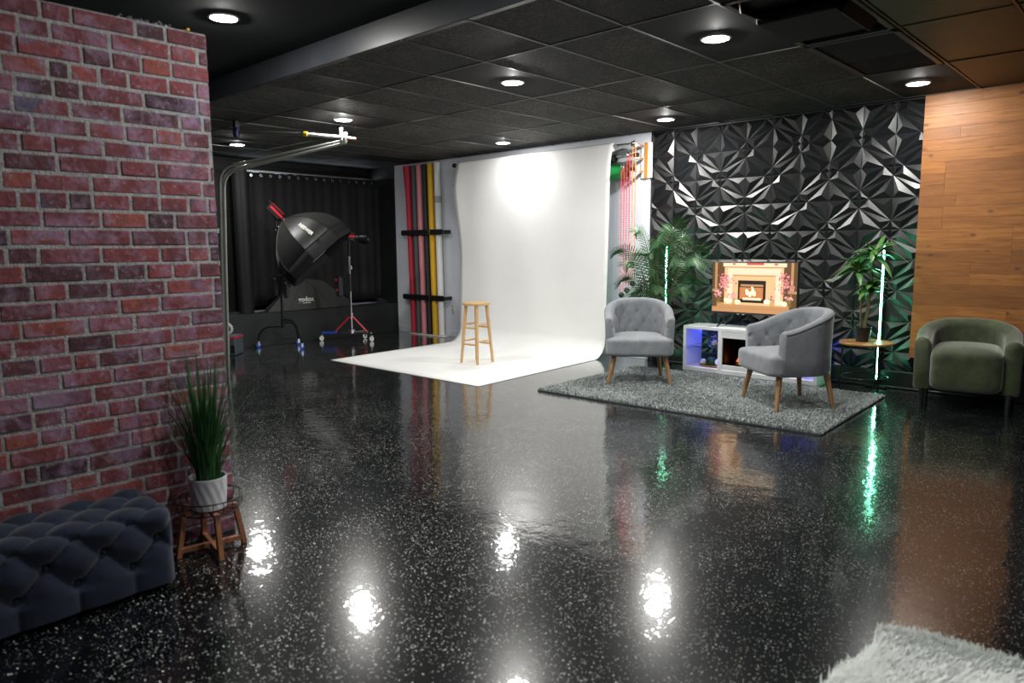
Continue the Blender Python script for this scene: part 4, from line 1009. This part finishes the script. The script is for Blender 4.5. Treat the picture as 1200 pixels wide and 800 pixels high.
# octagonal shell
apx = hd+axis*.14; s1 = axis.cross(Vector((0,0,1))).normalized(); s2 = s1.cross(axis).normalized(); DEP, RAD = .58, .56
def octa(u, v):   # u around, v depth
    a = 2*PI*u; k = 8; th = (a % (2*PI/k))-PI/k; rr_ = math.cos(PI/k)/math.cos(th)
    R_ = RAD*(.08+.92*math.sin(min(1, v)*PI/2)**.95)*rr_; sagging = 1
    return apx+axis*(DEP*(v**1.4*.6+v*.4))+(s1*math.cos(a)+s2*math.sin(a))*R_*sagging
sh = MB().grid(octa, 96, 22, closeu=True).obj('softbox_shell', M_octafab, t, smooth=18)
sh.modifiers.new('s','SOLIDIFY').thickness = .004
for k in range(8):
    MB().tube([octa(k/8, v/10)+ (octa(k/8, v/10)-apx-axis*.2).normalized()*.004 for v in range(11)], .0045, 6).obj('rib', M_black, t)
def lipf(u, v):
    p = octa(u, 1.0); c = apx+axis*DEP; return p+axis*.17*v+(p-c)*.015
MB().grid(lipf, 96, 3, closeu=True).obj('softbox_lip', M_blackfab, t, smooth=30).modifiers.new('s','SOLIDIFY').thickness = .004
def frontf(u, v): p = octa(u, 1.0)+axis*.05; c = apx+axis*(DEP+.05); return c+(p-c)*max(v,.001)*.985
MB().grid(frontf, 96, 3, closeu=True).obj('diffuser_cloth', mat('white diffuser', (.6,.6,.6), .8), t, smooth=False)
# lettering on the panel that faces the camera
camd = (Vector((0,0,CAM_H))-(base+apx)).normalized(); best = max(range(8), key=lambda k: ((s1*math.cos(2*PI*(k+.5)/8)+s2*math.sin(2*PI*(k+.5)/8)).dot(camd)))
uu = (best+.5)/8; p0 = octa(uu, .70); e1 = (octa(uu, .78)-octa(uu, .62)).normalized(); e2 = (octa(uu+.02, .7)-octa(uu-.02, .7)).normalized(); nn = e1.cross(e2).normalized()
if nn.dot(camd) < 0: e2 = -e2; nn = e1.cross(e2).normalized()
me = text_mesh('NEEWER', .066, .001, .003); me.materials.append(M_print); lo = bpy.data.objects.new('lettering', me); link(lo, t)
lo.matrix_local = Matrix.Translation(p0+nn*.022) @ Matrix((e1, e2, nn)).transposed().to_4x4()
# 2: chrome stand with red braces
t = thing('studio_light', 'small red-striped studio light on a chrome rolling stand with red braces', 'studio light', (-9.17, 6.30, 0))
mb = MB(); mb.tube([(0,0,.16),(0,0,.95)], .016, 12); mb.obj('pole', M_chrome, t); MB().tube([(0,0,.95),(0,0,1.28)], .014, 12).obj('upper_pole', M_chrome, t)
MB().tube([(0,0,.76),(0,0,1.02)], .022, 12).obj('collar', M_black, t); MB().tube([(0,0,1.28),(.01,.0,1.50)], .02, 10).obj('yoke', M_black, t)
cl = MB(); cl.ball((.03,0,1.13), .022, 10); cl.ball((.045,0,1.10), .016, 8); cl.ball((0,0,1.26), .02, 8); cl.obj('clamp', M_chrome, t)
ax2 = Vector((rt.x, rt.y, -.06)); head(t, (0,0,1.565), ax2, (0,0,1))
q = MB(); q.lathe([(.062,0),(.085,.05),(.095,.13),(.09,.13),(.08,.05),(.055,.0)], Vector((0,0,1.565))+ax2.normalized()*.16, 24, tuple(ax2), close=False); q.obj('reflector', M_blackmetal, t)
e = Vector((-.385,-.29,0)); f_ = Vector((.26,.17,0)); b3 = Vector((-.12,.32,0))
for p_, m_ in ((e, M_chrome), (f_, M_chrome), (b3, M_chrome)):
    q = MB(); a = math.atan2(p_.y, p_.x); q.box((p_.x/2, p_.y/2, .125), (p_.length, .035, .03), (0,0,a), b=.003); q.obj('leg', m_, t, smooth=False); caster(t, p_.x, p_.y, M_white)
q = MB(); a = math.atan2(e.y, e.x); q.box((e.x*.72, e.y*.72, .127), (.24,.037,.033), (0,0,a), b=.003); q.obj('blue_sleeve', M_blue, t, smooth=False)
for p_ in (e*.55, f_*.8): MB().tube([(0,0,.40), (p_.x, p_.y, .14)], .012, 8).obj('brace', M_red, t)
MB().lathe([(.03,.39),(.034,.41),(.03,.43)], (0,0,0), 14).obj('hub', M_chrome, t)
MB().box((0,0,.15), (.08,.08,.07), b=.006).obj('hub_block', M_chrome, t, smooth=False)
q = MB(); q.box((-.13,-.10,.83), (.09,.08,.30), b=.012); q.obj('power_pack', mat('dark blue pack', (.012,.014,.03), .5), t, smooth=False)
MB().box((-.16,-.14,.93), (.045,.03,.045), b=.005).obj('red_tag', M_red, t, smooth=False); MB().box((-.13,-.145,.78), (.04,.01,.04), b=.003).obj('red_tag', M_red, t, smooth=False)
# ------------------------------------------------------------------ overhead chrome boom
def wp(px, py, f_=.85): return to_world(px, py, -8.8*f_, 4.4*f_)
br, hub_, tip, bend, low = wp(277,155), wp(403,161), wp(417,163), wp(257,197), wp(260,380)
t = thing('overhead_boom', 'chrome tube boom arching from behind the brick wall to the ceiling bar', 'boom', (br.x, br.y, 0)); O = Vector((br.x, br.y, 0))
yb_ = wp(358,157); MB().tube([br-O, yb_-O], .020, 12).obj('upper_pole', M_dullchrome, t)
MB().tube([yb_-O, hub_-O], .017, 12).obj('inner_pole', M_white, t); dd = (hub_-yb_).normalized()
MB().lathe([(.026,-.02),(.028,0),(.026,.02)], yb_-O, 14, tuple(dd)).obj('yellow_band', M_yellow, t)
MB().tube([hub_-O, tip-O], .015, 12).obj('rod_tip', M_copper, t)
MB().lathe([(.02,-.035),(.052,-.03),(.052,-.012),(.03,-.008),(.03,.008),(.058,.012),(.058,.028),(.02,.032)], hub_-O, 20, tuple(dd)).obj('hub', M_white, t)
q = MB(); q.box(hub_-O+Vector((-.02,-.02,.05)), (.035,.035,.10), b=.006); q.obj('ceiling_bracket', mat('grey bracket', (.05,.06,.065), .5, .3), t, smooth=False)
q = MB(); q.box((0,0,(br.z+H1)/2), (.05,.05,H1-br.z-.002), b=.004); q.obj('ceiling_bracket', M_blackmetal, t, smooth=False)
q = MB(); q.lathe([(.03,-.03),(.055,-.02),(.055,.02),(.03,.03)], br-O, 16, tuple(dd)); q.obj('blue_clamp', mat('dark blue clamp', (.02,.03,.09), .35), t)
for off, r_ in (((0,0,0),.016), ((.035,.025,-.055),.016), ((-.01,.03,-.03),.011)):
    off = Vector(off); b_ = bend-O+off; h_ = hub_-O+Vector((0,0,-.03))+off*.4; l_ = Vector((low.x-O.x, low.y-O.y, 0))+Vector((off.x, off.y, .0))
    u_ = (h_-b_).normalized(); pts = [h_, b_+u_*.35, b_+u_*.16]+[b_+u_*.16*(1-a)**2+Vector((0,0,-.16))*a*a for a in (.25,.5,.75,1)]+[b_.lerp(l_,.5), l_]
    MB().tube(pts, r_, 12).obj('bent_tube', M_dullchrome, t)
for z in (.95,1.25,1.6): MB().box((l_.x-.0, l_.y, z), (.05,.05,.05), b=.005).obj('tube_clip', M_white, t, smooth=False)
# ------------------------------------------------------------------ box and ring behind the brick wall
t = thing('equipment_case', 'grey case with red lid edge standing behind the brick wall', 'case', (-9.33, 4.40, 0), R(43))
MB().box((0,0,.115), (.36,.30,.225), b=.01).obj('body', mat('grey case', (.06,.07,.09), .6), t, smooth=False)
MB().box((0,0,.235), (.37,.31,.016), b=.004).obj('red_rim', M_red, t, smooth=False)
MB().box((0,0,.252), (.35,.29,.018), b=.005).obj('lid', mat('grey case lid', (.07,.08,.10), .6), t, smooth=False)
for x in (-.12,0.05,.15): MB().box((x,-.155,.09), (.05,.012,.16 if x == .05 else .11), b=.004).obj('dark_bar', M_black, t, smooth=False)  # plain dark upright bars on the case front
t = thing('toothed_ring', 'white toothed mounting ring standing on the grey case', 'ring', (-9.32, 4.42, .262), R(43))
q = MB(); q.torus((0,0,.082), .062, .017, 32, 10, (0,1,0))
for k in range(16): a = 2*PI*k/16; q.box((.080*math.cos(a),0,.082+.078*math.sin(a)), (.014,.03,.010), (0,-a,0), b=.002)
q.obj('ring', mat('pale ring plastic', (.55,.57,.52), .5), t); MB().lathe([(.052,-.02),(.052,.03)], (0,.0,.082), 20, (0,1,0)).obj('core', M_black, t)
